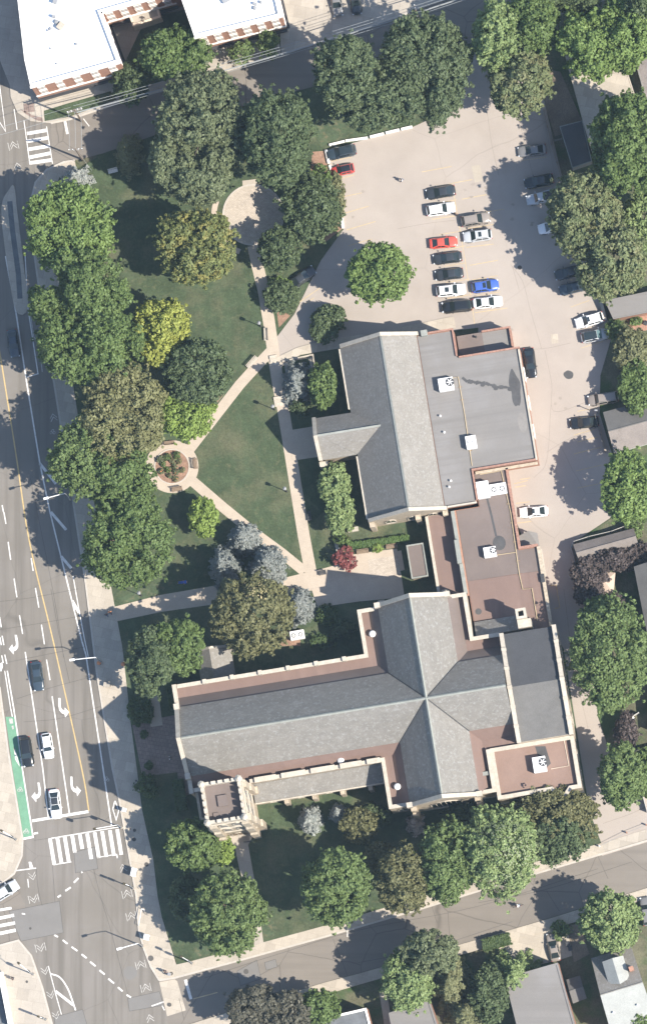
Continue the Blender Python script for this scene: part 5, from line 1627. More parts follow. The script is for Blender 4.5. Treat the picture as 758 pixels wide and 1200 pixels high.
# low planting
for x, y, rx, ry, h, k, lab in ((352, 478, 9, 7, 1.5, 'dark', 'low dark shrub below the tall blue spruce'), (400, 632, 8, 5, 1.2, 'green', 'low shrub against the courtyard wall'), (165, 835, 14, 16, 2.0, 'hedge', 'dark square hedge block before the church front'),
                               (172, 922, 12, 14, 2.0, 'hedge', 'dark hedge block between forecourt and tower tree'), (385, 720, 11, 9, 1.6, 'hedge', 'low dark shrub in the shaded court beside the main walk'), (402, 738, 12, 9, 1.8, 'dark', 'low dark shrub in the shaded court by the transept'), (378, 752, 11, 8, 1.5, 'hedge', 'low dark shrub along the nave wall in the court'), (440, 955, 14, 10, 2.5, 'dark', 'dark shrub in the church corner shade'), (743, 377, 4, 3, .8, 'green', 'tiny potted shrub on the terracotta patio'),
                               (745, 600, 14, 14, 4, 'green', 'green shrub behind the jagged-shadow tree'), (742, 622, 8, 7, 2.2, 'emerald', 'round green shrub at the garage gable'), (393, 230, 10, 26, 2.2, 'pine', 'brown-green shrub row inside the car park kerb'),
                               (378, 208, 10, 14, 2.2, 'green', 'green shrub between the plaza trees and car park kerb'), (384, 258, 10, 12, 2.0, 'green', 'green shrub at the end of the car park kerb'), (428, 148, 5, 5, 1.4, 'hedge', 'small dark shrub beside the white car park kerb'),
                               (327, 333, 10, 7, 2.0, 'bright', 'bright low shrub below the dark plaza trees')):
    if rx:
        T('shrub', lab, x, y, rx, ry, h, k, leaf=.22, low=.02, cat='shrub')
for x, y in ((170, 861.5), (175.5, 898)):
    r = tag(empty('planter', W(x, y, .14)), 'round dark planter bush in the church forecourt', 'planter', 'planters in the church forecourt')
    MB().lathe((0, 0, 0), [(.32, 0), (.42, .55), (.46, .58), (.38, .6)], 12).build('pot', 'metal_dark', r)
    obj('bush', broadleaf_mesh('bush', int(x), .55, .55, .5, 1.5, .13, 1.0, .1, .45), 'leaf_hedge', r)


def hedge(label, a, b, wd, h, kind, seed, leaf=.17):
    A, B = W(*a), W(*b)
    d = B-A
    L = d.length
    rng = np.random.default_rng(seed)
    n = int(L*(wd+2*h)*95)
    s = rng.uniform(-L/2, L/2, n)
    t = rng.uniform(-1, 1, n)*(wd/2+h)
    y = np.clip(t, -wd/2, wd/2)
    z = np.where(np.abs(t) > wd/2, h-(np.abs(t)-wd/2), h)
    z = np.clip(z, .05, h)
    nn = np.stack([rng.normal(scale=.35, size=n), np.where(np.abs(t) > wd/2, np.sign(t), 0)+rng.normal(scale=.35, size=n), np.where(np.abs(t) > wd/2, .3, 1.0)], 1)
    nn /= np.linalg.norm(nn, axis=1, keepdims=True)
    P_ = np.stack([s, y, z], 1)+rng.normal(scale=.06, size=(n, 3))
    r = tag(empty('hedge', ((A+B)/2+Vector((0, 0, .11))), math.atan2(d.y, d.x)), label, 'hedge')
    obj('foliage', leaf_mesh('foliage', P_, nn, leaf, rng), 'leaf_'+kind, r)
    MB().box(-L/2+.08, L/2-.08, -wd/2+.08, wd/2-.08, 0, h-.12).build('branches', 'leaf_'+kind, r)
    return r


hedge('long clipped bright green hedge beside the courtyard benches', (408, 640.5), (479, 631), .9, .9, 'hedgebright', 11)
hedge('rounded dark hedge along the driveway across the side street', (566, 1108), (598, 1100), 1.7, 1.4, 'hedge', 12)
hedge('dim hedge row behind the forecourt paving', (209, 915), (214, 950), 1.6, 1.2, 'hedge', 13)
hedge('dim hedge row along the church front wall', (200, 800), (206, 832), 1.3, 1.3, 'hedge', 14)
# roses in the flower circle
rs = random.Random(3)
for i in range(13):
    a = i*2.4
    q = 16*math.sqrt((i+.5)/13)
    x, y = 202+q*math.cos(a), 547+q*math.sin(a)
    p = W(x, y, .25)
    r = tag(empty('rose_bush', p), 'low rose bush in the round mulched flower bed', 'bush', 'rose bushes in the flower circle')
    sc = rs.uniform(.25, .45)
    obj('foliage', broadleaf_mesh('foliage', 300+i, sc, sc, .1, .9*sc+.3, .13, 1.0, .2, .45), 'leaf_'+('greygreen', 'green', 'pine')[i % 3], r)
    rng = np.random.default_rng(i)
    q_ = rng.normal(size=(14, 3))
    q_ /= np.linalg.norm(q_, axis=1, keepdims=True)
    q_[:, 2] = np.abs(q_[:, 2])
    obj('flowers', leaf_mesh('flowers', q_*np.array([sc, sc, .8*sc+.2])+np.array([0, 0, .2]), q_, .10, rng, .9), 'cloth_orange' if i % 2 else 'leaf_red', r)

# ================================================================== vehicles


def loft(mb, st, prof):
    """st: (x, halfwidth, z_low, z_side, z_top); closed body over a half profile"""
    n = None
    vs_ = []
    for x, w_, zl, zs, zt in st:
        half = [(w_*a, zl+(zs-zl)*b if b <= 1 else zs+(zt-zs)*(b-1)) for a, b in prof]
        ring = [(x, -y, z) for y, z in half]+[(x, y, z) for y, z in half[::-1][1:]]
        n = len(ring)
        vs_ += ring
    fs = []
    m = len(st)
    for i in range(m-1):
        for k in range(n-1):
            fs.append((i*n+k, i*n+k+1, (i+1)*n+k+1, (i+1)*n+k))
        fs.append((i*n+n-1, i*n, (i+1)*n, (i+1)*n+n-1))
    fs.append(tuple(range(n-1, -1, -1)))
    fs.append(tuple(range((m-1)*n, m*n)))
    mb.add(vs_, fs)
    return mb


PROF = [(.90, 0), (.985, .35), (1.0, .7), (.97, 1.0), (.90, 1.55), (.72, 1.86), (.4, 1.97), (0, 2.0)]


def make_car(kind):
    L, Wd, hood, belt, roofz, xr0, xr1, xt0, xt1 = {
        # length, half width, hood z, belt z, roof z, cabin base rear, cabin base front, roof rear, roof front
        'sedan': (4.75, .92, .86, .96, 1.44, -1.85, 1.15, -.95, .20), 'suv': (4.65, .94, 1.02, 1.10, 1.68, -2.15, 1.15, -1.75, .30),
        'hatch': (4.1, .88, .90, .98, 1.48, -1.88, 1.0, -1.45, .25), 'van': (5.05, .98, 1.05, 1.15, 1.78, -2.4, 1.45, -2.1, .75),
        'pickup': (5.4, .98, 1.05, 1.12, 1.80, -.55, 1.35, -.35, .65)}[kind]
    h = L/2
    r = empty('parked_car', (0, 0, 0))
    st = [(-h, .48*Wd, .42, .55, .60), (-h+.05, .72*Wd, .34, .62, .78), (-h+.18, .87*Wd, .27, .70, belt-.07), (-h+.45, .955*Wd, .22, .74, belt-.01), (xr0+.4, Wd, .2, .74, belt), (0, Wd, .2, .74, belt), (xr1-.3, Wd, .2, .74, belt-.01),
          (xr1+.1, .99*Wd, .2, .72, hood+.03), (h-.8, .965*Wd, .22, .68, hood-.02), (h-.42, .91*Wd, .25, .62, hood-.09), (h-.18, .81*Wd, .3, .56, hood-.18), (h-.05, .66*Wd, .34, .53, hood-.27), (h, .46*Wd, .38, .5, .56)]
    if kind in ('suv', 'van', 'hatch'):
        st[2] = (-h+.16, .90*Wd, .25, .72, belt-.03)
        st[1] = (-h+.04, .78*Wd, .3, .68, belt-.10)
    body = loft(MB(), st, PROF).build('body', 'car_white', r, smooth=True)
    tag(body)
    # cabin: base ring and roof ring
    wb, wt = Wd*.90, Wd*.70
    if kind in ('suv', 'van', 'pickup'):
        wb, wt = Wd*.91, Wd*.76
    zb = belt-.03
    base = [(xr0, wb*.90), (xr0+.25, wb*.97), (xr1-.55, wb), (xr1-.12, wb*.90)]
    top = [(xt0, wt*.88), (xt0+.18, wt*.97), (xt1-.2, wt*.98), (xt1, wt*.90)]
    nb_ = []
    for pts, z in ((base, zb), (top, roofz-.07)):
        nb_.append([(x, -y, z) for x, y in pts]+[(x, y, z) for x, y in pts[::-1]])
    xc = (xt0+xt1)/2
    cen = [(xc+(x-xc)*.86, y*.82, roofz-.03) for x, y, z in nb_[1]]
    fs = []
    for q in range(2):
        for i in range(8):
            fs.append((q*8+i, q*8+(i+1) % 8, q*8+8+(i+1) % 8, q*8+8+i))
    fs.append(tuple(16+i for i in range(8)))
    MB().add(nb_[0]+nb_[1]+cen, fs).build('cabin', 'car_white', r)
    # roof skin with a slight crown
    mb = MB()
    nx = 5
    for i in range(nx):
        x = xt0+.03+(xt1-xt0-.06)*i/(nx-1)
        for y in (-1, -.5, 0, .5, 1):
            mb.v.append((x, y*wt*.84, roofz+.045-.028*y*y-.03*(2*i/(nx-1)-1)**2))
    for i in range(nx-1):
        for j in range(4):
            mb.f.append((i*5+j, (i+1)*5+j, (i+1)*5+j+1, i*5+j+1))
    roof = mb.build('roof', 'car_white', r, smooth=True)

    def glass(name, quad, off):
        c = sum((Vector(p) for p in quad), Vector())/4
        n_ = (Vector(quad[1])-Vector(quad[0])).cross(Vector(quad[2])-Vector(quad[1])).normalized()
        if n_.dot(c-Vector((xc, 0, zb))) < 0:
            n_ = -n_
        k = [c+(Vector(p)-c)*off+n_*.015 for p in quad]
        return MB().poly(k).build(name, 'glass_car', r)
    B0, T0 = nb_[0], nb_[1]
    glass('windshield', [B0[3], B0[4], T0[4], T0[3]], .97)
    glass('rear_window', [B0[0], B0[7], T0[7], T0[0]], .93)
    for s in (0, 1):
        i = (1, 2) if s == 0 else (6, 5)
        m_ = [(Vector(B0[i[0]])+Vector(B0[i[1]]))/2, (Vector(T0[i[0]])+Vector(T0[i[1]]))/2]
        glass('side_window', [B0[i[0]], m_[0], m_[1], T0[i[0]]], .88)
        glass('side_window', [m_[0], B0[i[1]], T0[i[1]], m_[1]], .88)
    for s in (-1, 1):
        MB().obox((h-.15, s*Wd*.70, hood-.30), (.20, .26, .12), s*-.5).build('headlight', 'headlamp', r)
        MB().obox((-h+.12, s*Wd*.74, belt-.24), (.12, .26, .14), s*.45).build('tail_light', 'red_lamp', r)
        MB().obox((xr1-.45, s*(Wd+.07), belt+.06), (.14, .22, .14)).build('mirror', 'car_white', r)
        for x in (-h*.60, h*.62):
            t = MB().tube([(x, s*(Wd-.23), .33), (x, s*(Wd-.01), .33)], .33, 14).build('wheel', 'rubber', r)
            MB().tube([(x, s*(Wd-.03), .33), (x, s*(Wd+.005), .33)], .20, 10).build('rim', 'metal_grey', t)
    if kind in ('suv', 'van'):
        for s in (-1, 1):
            MB().tube([(xt0+.15, s*wt*.86, roofz+.05), (xt1-.2, s*wt*.86, roofz+.05)], .025, 5).build('roof_rail', 'metal_dark', r)
    if kind == 'pickup':
        MB().box(-h+.15, -.62, -Wd*.78, Wd*.78, belt-.01, belt+.012).build('truck_bed', 'metal_dark', r)
        mb = MB()
        for s in (-1, 1):
            mb.box(-h+.08, -.6, s*Wd*.88-.05, s*Wd*.88+.05, belt, belt+.10)
        mb.box(-h+.03, -h+.12, -Wd*.85, Wd*.85, belt, belt+.09)
        mb.build('bed_rail', 'car_white', r)
    return r


CARS = {k: make_car(k) for k in ('sedan', 'suv', 'hatch', 'van', 'pickup')}
used_car = set()


def car(kind, label, px, py, fx, fy, paint, roof=None, sun=None, sc=1.0, blue=False, group=None, name='parked_car', z=.02):
    """fx, fy: direction of the bonnet in the photograph"""
    src = CARS[kind]
    if kind not in used_car:
        used_car.add(kind)
        r = src
        CAR_SRC[kind] = copy_meshes(src)
    else:
        r = rebuild(CAR_SRC[kind])
    p = W(px, py, .8)
    r.name = name
    r.location = (p.x, p.y, z)
    r.rotation_euler = (0, 0, math.atan2(-fy, fx))
    r.scale = (sc, sc, sc)
    tag(r, label, 'car' if kind not in ('pickup', 'van') else ('pickup' if kind == 'pickup' else 'van'), group)
    for c in r.children:
        b = c.name.split('.')[0]
        if b in ('body', 'cabin', 'mirror', 'bed_rail'):
            setmat(c, paint)
        elif b == 'roof':
            setmat(c, roof or paint)
        elif b in ('windshield',) and blue:
            setmat(c, 'glass_blue')
    if sun:
        rz = {'sedan': 1.45, 'suv': 1.69, 'hatch': 1.49, 'van': 1.79, 'pickup': 1.81}[kind]
        MB().prism([(sun[0], -.38), (sun[1], -.38), (sun[1], .38), (sun[0], .38)], rz-.06, rz+.05).build('sunroof', 'glass_car', r)
    return r


CAR_SRC = {}


def copy_meshes(o):
    return [(o, [(c, list(c.children)) for c in o.children])]


def rebuild(rec):
    o, chs = rec[0]
    c = bpy.data.objects.new('parked_car', None)
    col.objects.link(c)
    for ch, gs in chs:
        if ch.name.startswith('sunroof'):
            continue
        d = ch.copy()
        col.objects.link(d)
        d.parent = c
        for g in gs:
            e = g.copy()
            col.objects.link(e)
            e.parent = d
    return c


C = car
C('suv', 'black SUV with dark roof glass in the corner bay by white kerbs', 400, 178, -1, .22, 'car_navy', 'glass_car', sc=1.0)
C('hatch', 'small red hatchback with black roof in the corner bays', 401, 199, -1, .22, 'car_red', 'car_black', sc=.92)
C('sedan', 'dark grey sedan at the end of the double row, beside white car', 516, 225, -1, .17, 'car_charcoal', sc=.98)
C('suv', 'white SUV next to the end of the double row', 516, 245, 1, -.15, 'car_white', sc=.98)
C('suv', 'bronze-grey SUV backed against the white SUV in double row', 557, 257, 1, -.18, 'car_bronze', sc=1.0)
C('suv', 'silver SUV with sunroof beside the bronze-grey SUV', 559, 276, -1, .13, 'car_silver', sun=(-.7, -.2), sc=.98)
C('sedan', 'bright red sedan in the double row', 519, 284, 1, -.1, 'car_bright_red', sc=.93)
C('sedan', 'black sedan parked beside the bright red sedan', 524, 302, -1, .13, 'car_charcoal', sc=.96)
C('sedan', 'dark grey sedan between black sedan and white sunroof SUV', 526, 321, -1, .12, 'car_charcoal', sc=.94)
C('suv', 'white SUV with dark sunroof parked opposite the blue car', 528, 340, 1, -.1, 'car_white', sun=(-.9, -.25), sc=1.0)
C('hatch', 'blue hatchback with sunroof, the only blue car', 568, 335, 1, -.14, 'car_blue', sun=(-.3, .15), sc=1.05)
C('suv', 'black SUV ending the double row, nose out', 535, 359, -1, .1, 'car_black', sc=1.02)
C('sedan', 'white sedan parked behind the black SUV, beside blue car', 571, 354, 1, -.1, 'car_white', sc=.98)
C('sedan', 'brownish grey sedan by the boundary fence at tree shade edge', 623, 176, -1, .12, 'car_grey', sc=.95)
C('sedan', 'black sedan in tree shade beside the silver pickup', 631, 212, -1, .2, 'car_black', sc=.98)
C('pickup', 'silver pickup parked in deep tree shade by the fence', 634, 231, -1, .22, 'car_silver', sc=.9)
C('hatch', 'white hatchback almost hidden below the pale green tree', 645, 266, -1, .2, 'car_white', sc=1.0)
C('sedan', 'dark sedan in tree shade, farther one from the white SUV pair', 666, 319, -1, .25, 'car_charcoal', sc=.95)
C('sedan', 'dark sedan at the tree shade edge near white SUV pair', 671, 337, -1, .25, 'car_navy', sc=.95)
C('suv', 'white SUV with small sunroof beside the low white wall', 690, 375, -1, .28, 'car_white', sun=(-.1, .25), sc=.98)
C('suv', 'silver SUV with long dark roof glass beside the bright shrub', 697, 393, 1, -.2, 'car_silver', 'glass_car', sc=.98, blue=True)
C('sedan', 'black sedan hugging the wall of the hall', 620.5, 425, .12, 1, 'car_black', sc=1.0)
C('van', 'bronze van reversing under the green tree', 706, 467, -1, .15, 'car_bronze', sc=.95)
C('sedan', 'black sedan parked beside the grey-brown garage', 684, 495, -1, .1, 'car_black', sc=.97)
C('sedan', 'white sedan parked beside the link building', 625, 599.5, -1, .08, 'car_white', sun=(-.2, .2), sc=.95)
C('sedan', 'dark sedan parked alone at an angle by the plaza trees', 354, 325, 1, -.72, 'car_charcoal', sc=.98)
C('sedan', 'dark car alone in its lane before the turn arrow', 44, 792, .13, 1, 'car_navy', sc=.98, name='moving_car')
C('suv', 'black SUV driving beside the green cycle lane', 31.5, 881, .16, 1, 'car_black', sc=1.02, name='moving_car')
C('hatch', 'white hatchback driving beside the black SUV', 56, 874, .16, 1, 'car_white', sc=.98, name='moving_car')
C('sedan', 'white car waiting at the stop line', 65, 942, .12, 1, 'car_white', 'car_charcoal', sc=.98, name='moving_car')
C('hatch', 'silver car turning out of the opposite street', 7, 1044, 1, -.62, 'car_silver', sc=1.08, name='moving_car')
C('sedan', 'silver-grey sedan on the driveway by the charcoal flat roof', 648, 1110, -.2, -1, 'car_bronze', sun=(-.2, .2), sc=.95)
C('sedan', 'grey sedan in the concrete yard beside brick wing', 394, 2, .15, 1, 'car_grey', sc=.95)
C('sedan', 'dark sedan in the shaded side of concrete yard', 416, 0, .15, 1, 'car_charcoal', sc=.95)
C('suv', 'grey SUV by the leafy tree across the side street', 757, 1068, -.15, -1, 'car_grey', sc=.98)
C('sedan', 'dark blue-grey car driving through roadside tree shade', 16, 402, .15, 1, 'car_navy', sc=.92, name='moving_car')

# ================================================================== street furniture


def street_light(label, px, py, h, arm, ang, heads=1, group=None):
    """px, py: foot of the pole on the ground"""
    r = tag(empty('street_light', W(px, py, .13)), label, 'street light', group)
    MB().lathe((0, 0, 0), [(.24, 0), (.24, .3), (.13, .4)], 10).build('base', 'concrete', r)
    MB().tube([(0, 0, .3), (0, 0, h)], [.12, .075], 8).build('pole', 'metal_grey', r)
    d = Vector((math.cos(ang), math.sin(ang), 0))
    MB().tube([(0, 0, h-.05), d*arm*.4+Vector((0, 0, h+.35)), d*arm+Vector((0, 0, h+.5))], .07, 6).build('arm', 'metal_white', r)
    e = d*arm+Vector((0, 0, h+.48))
    mb = MB()
    mb.obox(e+d*.2, (.8, .34, .16), ang)
    mb.build('lamp_head', 'metal_white', r)
    return r


street_light('street light with white arm beside the pavement tree shadow', 118.5, 776, 7.5, 3.4, R(187))
street_light('street light with white arm over the hatched cycle buffer', 83, 585, 7.5, 2.8, R(196))
street_light('street light by the utility box near the side street corner', 168, 1109, 7.5, 2.8, R(197))


def traffic_signal(label, px, py, h, arm, ang, two=True):
    r = tag(empty('traffic_signal', W(px, py, .13)), label, 'traffic signal')
    MB().lathe((0, 0, 0), [(.22, 0), (.22, .25), (.11, .35)], 10).build('base', 'concrete', r)
    MB().tube([(0, 0, .3), (0, 0, h)], [.11, .08], 8).build('pole', 'metal_grey', r)
    d = Vector((math.cos(ang), math.sin(ang), 0))
    if arm:
        MB().tube([(0, 0, h-.3), d*arm+Vector((0, 0, h-.05))], .055, 6).build('arm', 'metal_white', r)
    for k, e in enumerate(([d*arm+Vector((0, 0, h-.25))] if arm else [])+[d*.35+Vector((0, 0, h-1.0))]):
        g = MB().obox(e, (.34, .34, 1.0), ang).build('signal_head', 'signal_yellow', r)
        for q in range(3):
            MB().tube([e+Vector((0, 0, .3-.3*q))+d*.17, e+Vector((0, 0, .3-.3*q))+d*.30], .11, 8).build('visor', 'metal_dark', g)
    return r


traffic_signal('traffic signal with mast arm above the zebra stripes', 143, 970, 6.0, 3.6, R(190))
traffic_signal('traffic signal post on the pavement by the tree shadow', 157, 1041, 5.0, 1.0, R(160))
traffic_signal('traffic signal with short arm behind the utility box', 226, 1129, 5.5, 1.4, R(150))
traffic_signal('traffic signal on the opposite pavement beside cycle lane', 20, 984, 5.0, 2.0, R(150))
traffic_signal('traffic signal at the planted verge of the opposite pavement', 40, 1142, 5.5, 2.2, R(140))
traffic_signal('short traffic signal farther along the opposite kerb', 55, 1195, 4.2, .8, R(160))


def cabinet(label, px, py, sx, sy, h, rz, m='metal_white', cat='utility box'):
    r = tag(empty('utility_box', W(px, py, .13), rz), label, cat)
    MB().box(-sx/2, sx/2, -sy/2, sy/2, .08, h).build('casing', m, r)
    MB().box(-sx/2-.06, sx/2+.06, -sy/2-.06, sy/2+.06, 0, .08).build('plinth', 'concrete', r)
    MB().box(-sx/2-.04, sx/2+.04, -sy/2-.04, sy/2+.04, h, h+.06).build('lid', m, r)
    MB().box(sx/2, sx/2+.02, -sy*.4, sy*.4, .2, h-.15).build('door', 'metal_grey', r)
    return r


cabinet('white utility box on the pavement past the zebra crossing', 158, 1023, .75, 1.25, 1.6, R(-13))
cabinet('dark-sided utility box beside the side street corner light', 173, 1099, .8, .8, 1.6, R(-13))
cabinet('small white box on the kerb beside the church shadow', 147, 950, .6, .5, 1.5, R(-13))
cabinet('pale low box at the kerb near an orange-capped litter bin', 126, 803, .9, .6, .9, R(-10), 'concrete_pale')
cabinet('small box on the corner kerb of side street', 199, 1142, .4, .4, .8, R(-13), 'metal_grey', 'bollard')
r = tag(empty('bike_rack', W(165, 1075, .13), R(-10)), 'white bicycle rack frame on the pavement beside the kerb', 'bike rack')
MB().tube([(0, -1.3, 0), (0, -1.3, .8), (0, 1.3, .8), (0, 1.3, 0)], .05, 6).build('hoop', 'metal_white', r)
MB().tube([(.45, 1.2, 0), (.45, 1.2, .8), (0, 1.3, .8)], .05, 6).build('hoop', 'metal_white', r)
for i, (x, y, lab) in enumerate(((119, 776.5, 'orange-capped litter bin beside the white-armed street light'), (145, 778, 'orange-capped litter bin against the planting bed by pavement'))):
    r = tag(empty('litter_bin', W(x-2+2*i, y+1, .13)), lab, 'litter bin')
    MB().lathe((0, 0, 0), [(.26, 0), (.30, .8), (.30, .9)], 12).build('drum', 'metal_dark', r)
    MB().lathe((0, 0, 0), [(.33, .9), (.3, 1.02), (.12, 1.1)], 12).build('lid', 'cloth_orange', r)


def park_lamp(label, px, py):
    r = tag(empty('park_lamp', W(px, py, .12)), label, 'lamp post', 'lamp posts along the park paths')
    MB().lathe((0, 0, 0), [(.16, 0), (.14, .5), (.07, .65), (.055, 3.3)], 8).build('post', 'metal_dark', r)
    MB().lathe((0, 0, 0), [(.10, 3.3), (.24, 3.45), (.26, 3.85), (.20, 4.0)], 10).build('globe', 'metal_white', r)
    MB().lathe((0, 0, 0), [(.30, 4.0), (.2, 4.12), (.04, 4.25)], 10).build('cap', 'metal_grey', r)


park_lamp('lamp post on the lawn beside the white path bench', 306, 382.5)
park_lamp('lamp post on the lawn at the hall wing shadow', 322, 480)
park_lamp('lamp post on the lawn beside the long straight path', 336, 576)
park_lamp('lamp post on dry grass beside the pavement and main walk', 166, 698)


def bench(label, px, py, dx, dy, m='wood', ln=1.7, group=None):
    r = tag(empty('park_bench', W(px, py, .15), math.atan2(-dy, dx)), label, 'bench', group)
    for k in range(4):
        MB().box(-ln/2, ln/2, -.26+k*.14, -.15+k*.14, .42, .46).build('seat_slat', m, r)
    for k in range(3):
        MB().box(-ln/2, ln/2, .31+.03*k, .34+.03*k, .52+.14*k, .63+.14*k).build('back_slat', m, r)
    for s in (-1, 1):
        MB().box(s*(ln/2-.15)-.03, s*(ln/2-.15)+.03, -.26, .30, 0, .42).build('leg', 'metal_dark', r)
        MB().box(s*(ln/2-.15)-.03, s*(ln/2-.15)+.03, .26, .31, .42, .95).build('back_post', 'metal_dark', r)
    return r


bench('wooden bench along the diagonal path by lime-green tree', 258, 466, 1, -1.25)
bench('dark wooden bench on the flower circle facing the open lawn', 230, 543.5, -.12, -1, 'wood')
bench('wooden bench on the flower circle beside the diagonal path', 208, 574, 1, -.18)
bench('wooden bench on the flower circle under the olive tree', 199, 519, -1, .1)
bench('pale stone bench along the path beside the lawn lamp', 311.5, 392, .05, 1, 'stone_pale', 2.0)
bench('pale stone bench where the diagonal path meets the straight path', 296, 425, 1, -1.1, 'stone_pale', 2.2)
bench('white bench at the foot of the olive-grey pine', 133, 201, 1, -.25, 'white_trim', 1.5)
bench('dark bench in the courtyard beside the small red maple', 425, 647, 1, -.14, 'wood', 1.9)
bench('dark bench in the courtyard beside the flat-roofed porch', 459, 641, 1, -.14, 'wood', 1.8)
bench('black bench beside the long straight path on the hall side', 362, 605, .12, 1, 'metal_dark', 1.5)
bench('dark bench on the main walk beside the hall path', 378, 672, 1, -.2, 'metal_dark', 1.2)
r = tag(empty('flower_pot', W(442, 643, .15)), 'round pot of green plants between the courtyard benches', 'flower pot')
MB().lathe((0, 0, 0), [(.32, 0), (.45, .5), (.47, .52), (.4, .55)], 12).build('pot', 'terracotta', r)
obj('plant', broadleaf_mesh('plant', 77, .65, .6, .4, 1.2, .14, 1, .2, .5), 'leaf_lime', r)
for x, y in ((447, 636), (452, 639)):
    pass
# courtyard walls, steps, ramp kerbs
tag(MB().prism(strip(gp([(408, 622), (420, 620)]), .35), .1, .8).build('low_wall', 'stone_pale'), 'short pale stone wall beside the courtyard lawn', 'wall')
tag(MB().prism(strip(gp([(394, 634), (397, 648)]), .3), .1, .8).build('low_wall', 'stone_pale'), 'pale stone wall end at the courtyard path', 'wall')
tag(MB().prism(strip(gp([(331, 424), (367, 416), (373, 470)]), .12), .1, .5).build('low_wall', 'concrete'), 'kerb wall round the bed of the tall blue spruce', 'wall')
st = tag(empty('stone_steps', W(328, 470, 0), A0), 'pale stone steps at the edge of the hall wing shadow', 'steps')
for k in range(3):
    MB().box(-.9, .9, -.8+.5*k, -.3+.5*k, .1, .2+.12*k).build('step', 'stone_pale', st)
st = tag(empty('stone_steps', W(321, 422, 0), A0), 'pale stone steps at the top of the straight path', 'steps')
for k in range(3):
    MB().box(-.6, .6, -.8+.5*k, -.3+.5*k, .1, .2+.12*k).build('step', 'stone_pale', st)
for i, (a, b) in enumerate((((386, 170.5), (404, 166)), ((405, 165.6), (431, 162)), ((433.5, 161), (450, 157)), ((452, 156.3), (468, 152.5)), ((470, 152), (483, 149)), ((382, 176), (385.5, 192)), ((386.5, 194), (393, 218)), ((393.6, 220), (399.6, 248)), ((400, 250), (402, 268)))):
    tag(MB().prism(strip(gp([a, b]), .18), 0, .55).build('kerb_block', 'white_trim'), 'white concrete kerb block edging the corner of the car park', 'kerb block', 'white kerb blocks round the car park corner')
for i, (a, b, lab) in enumerate((((703, 350), (709, 376), 'white low wall beside the white SUV with sunroof'),)):
    tag(MB().prism(strip(gp([a, b]), .25), 0, .9).build('low_wall', 'stone_pale'), lab, 'wall')


def fence(label, pts, h, m, step=2.2, th=.05):
    P = [W(x, y) for x, y in pts]
    r = tag(empty('fence', P[0]), label, 'fence')
    for a, b in zip(P[:-1], P[1:]):
        d = b-a
        n = max(1, int(d.length/step))
        ang = math.atan2(d.y, d.x)
        for k in range(n):
            c = a+d*((k+.5)/n)-P[0]
            MB().obox((c.x, c.y, h/2+.05), (d.length/n-.12, th, h-.1), ang).build('panel', m, r)
        for k in range(n+1):
            c = a+d*(k/n)-P[0]
            MB().obox((c.x, c.y, h/2+.05), (.12, .12, h+.1), ang).build('post', m, r)
    return r


fence('brown board fence between the car park and the dark carport', [(637, 130), (646, 170), (659, 214)], 1.8, 'wood')
fence('short fence spur beside the dark carport', [(650, 166), (658, 164)], 1.6, 'wood_grey')
fence('pale fence round the brown gabled garage', [(737, 616), (716, 624), (690, 630), (672, 636), (669, 643), (674, 662)], 1.7, 'siding')
fence('low fence beside the wide grey-brown garage', [(697, 487), (703, 510), (708, 530)], 1.5, 'wood_grey')
fence('pale board fence behind the purple-brown bush', [(748, 836), (738, 842)], 1.6, 'siding')
fence('grey fence across the back yards', [(735, 440), (760, 432)], 1.6, 'wood')
fence('yard fence beside the driveway tree', [(737, 882), (775, 872)], 1.6, 'wood_grey')
fence('white rail at the driveway beside the trees', [(752, 930), (758, 952)], 1.5, 'siding')
g = tag(empty('driveway_gate', W(702, 992)), 'low white chain gate across the driveway', 'gate')
P0 = W(702, 992)
for x, y in ((702, 992), (734, 976), (757, 967)):
    c = W(x, y)-P0
    MB().box(c.x-.1, c.x+.1, c.y-.1, c.y+.1, 0, 1.0).build('post', 'terracotta' if x > 710 else 'white_trim', g)
MB().tube([(0, 0, .8), W(734, 976)-P0+Vector((0, 0, .8)), W(757, 967)-P0+Vector((0, 0, .8))], .03, 5).build('chain', 'metal_grey', g)
r = tag(empty('stair_rail', W(650, 700), A0), 'yellow guard rail on the driveway beside the link building', 'rail')
for z in (.6, 1.1):
    MB().tube([(-.3, 1.8, z), (.5, 1.8, z), (.5, -1.8, z), (-.3, -1.8, z)], .04, 5).build('rail', 'paint_yellow', r)
for y in (-1.8, 0, 1.8):
    MB().tube([(.5, y, 0), (.5, y, 1.1)], .04, 5).build('post', 'paint_yellow', r)
# garden canopy and small yard things
r = tag(empty('garden_canopy', W(709, 684, 0), R(-5)), 'beige square garden canopy among the purple hedge', 'canopy')
P4 = [(-1.5, -1.6), (1.5, -1.6), (1.5, 1.6), (-1.5, 1.6)]
for i in range(4):
    a, b = P4[i], P4[(i+1) % 4]
    MB().slab([(a[0], a[1], 2.3), (b[0], b[1], 2.3), (0, 0, 3.2)], .04).build('panel', 'canvas', r)
    MB().box(a[0]*.92-.04, a[0]*.92+.04, a[1]*.92-.04, a[1]*.92+.04, 0, 2.3).build('pole', 'metal_dark', r)


def garden_chair(label, px, py, rz, m='metal_white'):
    r = tag(empty('garden_chair', W(px, py, .05), rz), label, 'chair')
    MB().box(-.3, .3, -.3, .3, .4, .45).build('seat', m, r)
    MB().box(-.3, .3, .26, .31, .45, .95).build('backrest', m, r)
    for x in (-.26, .26):
        for y in (-.26, .26):
            MB().box(x-.025, x+.025, y-.025, y+.025, 0, .4).build('leg', m, r)


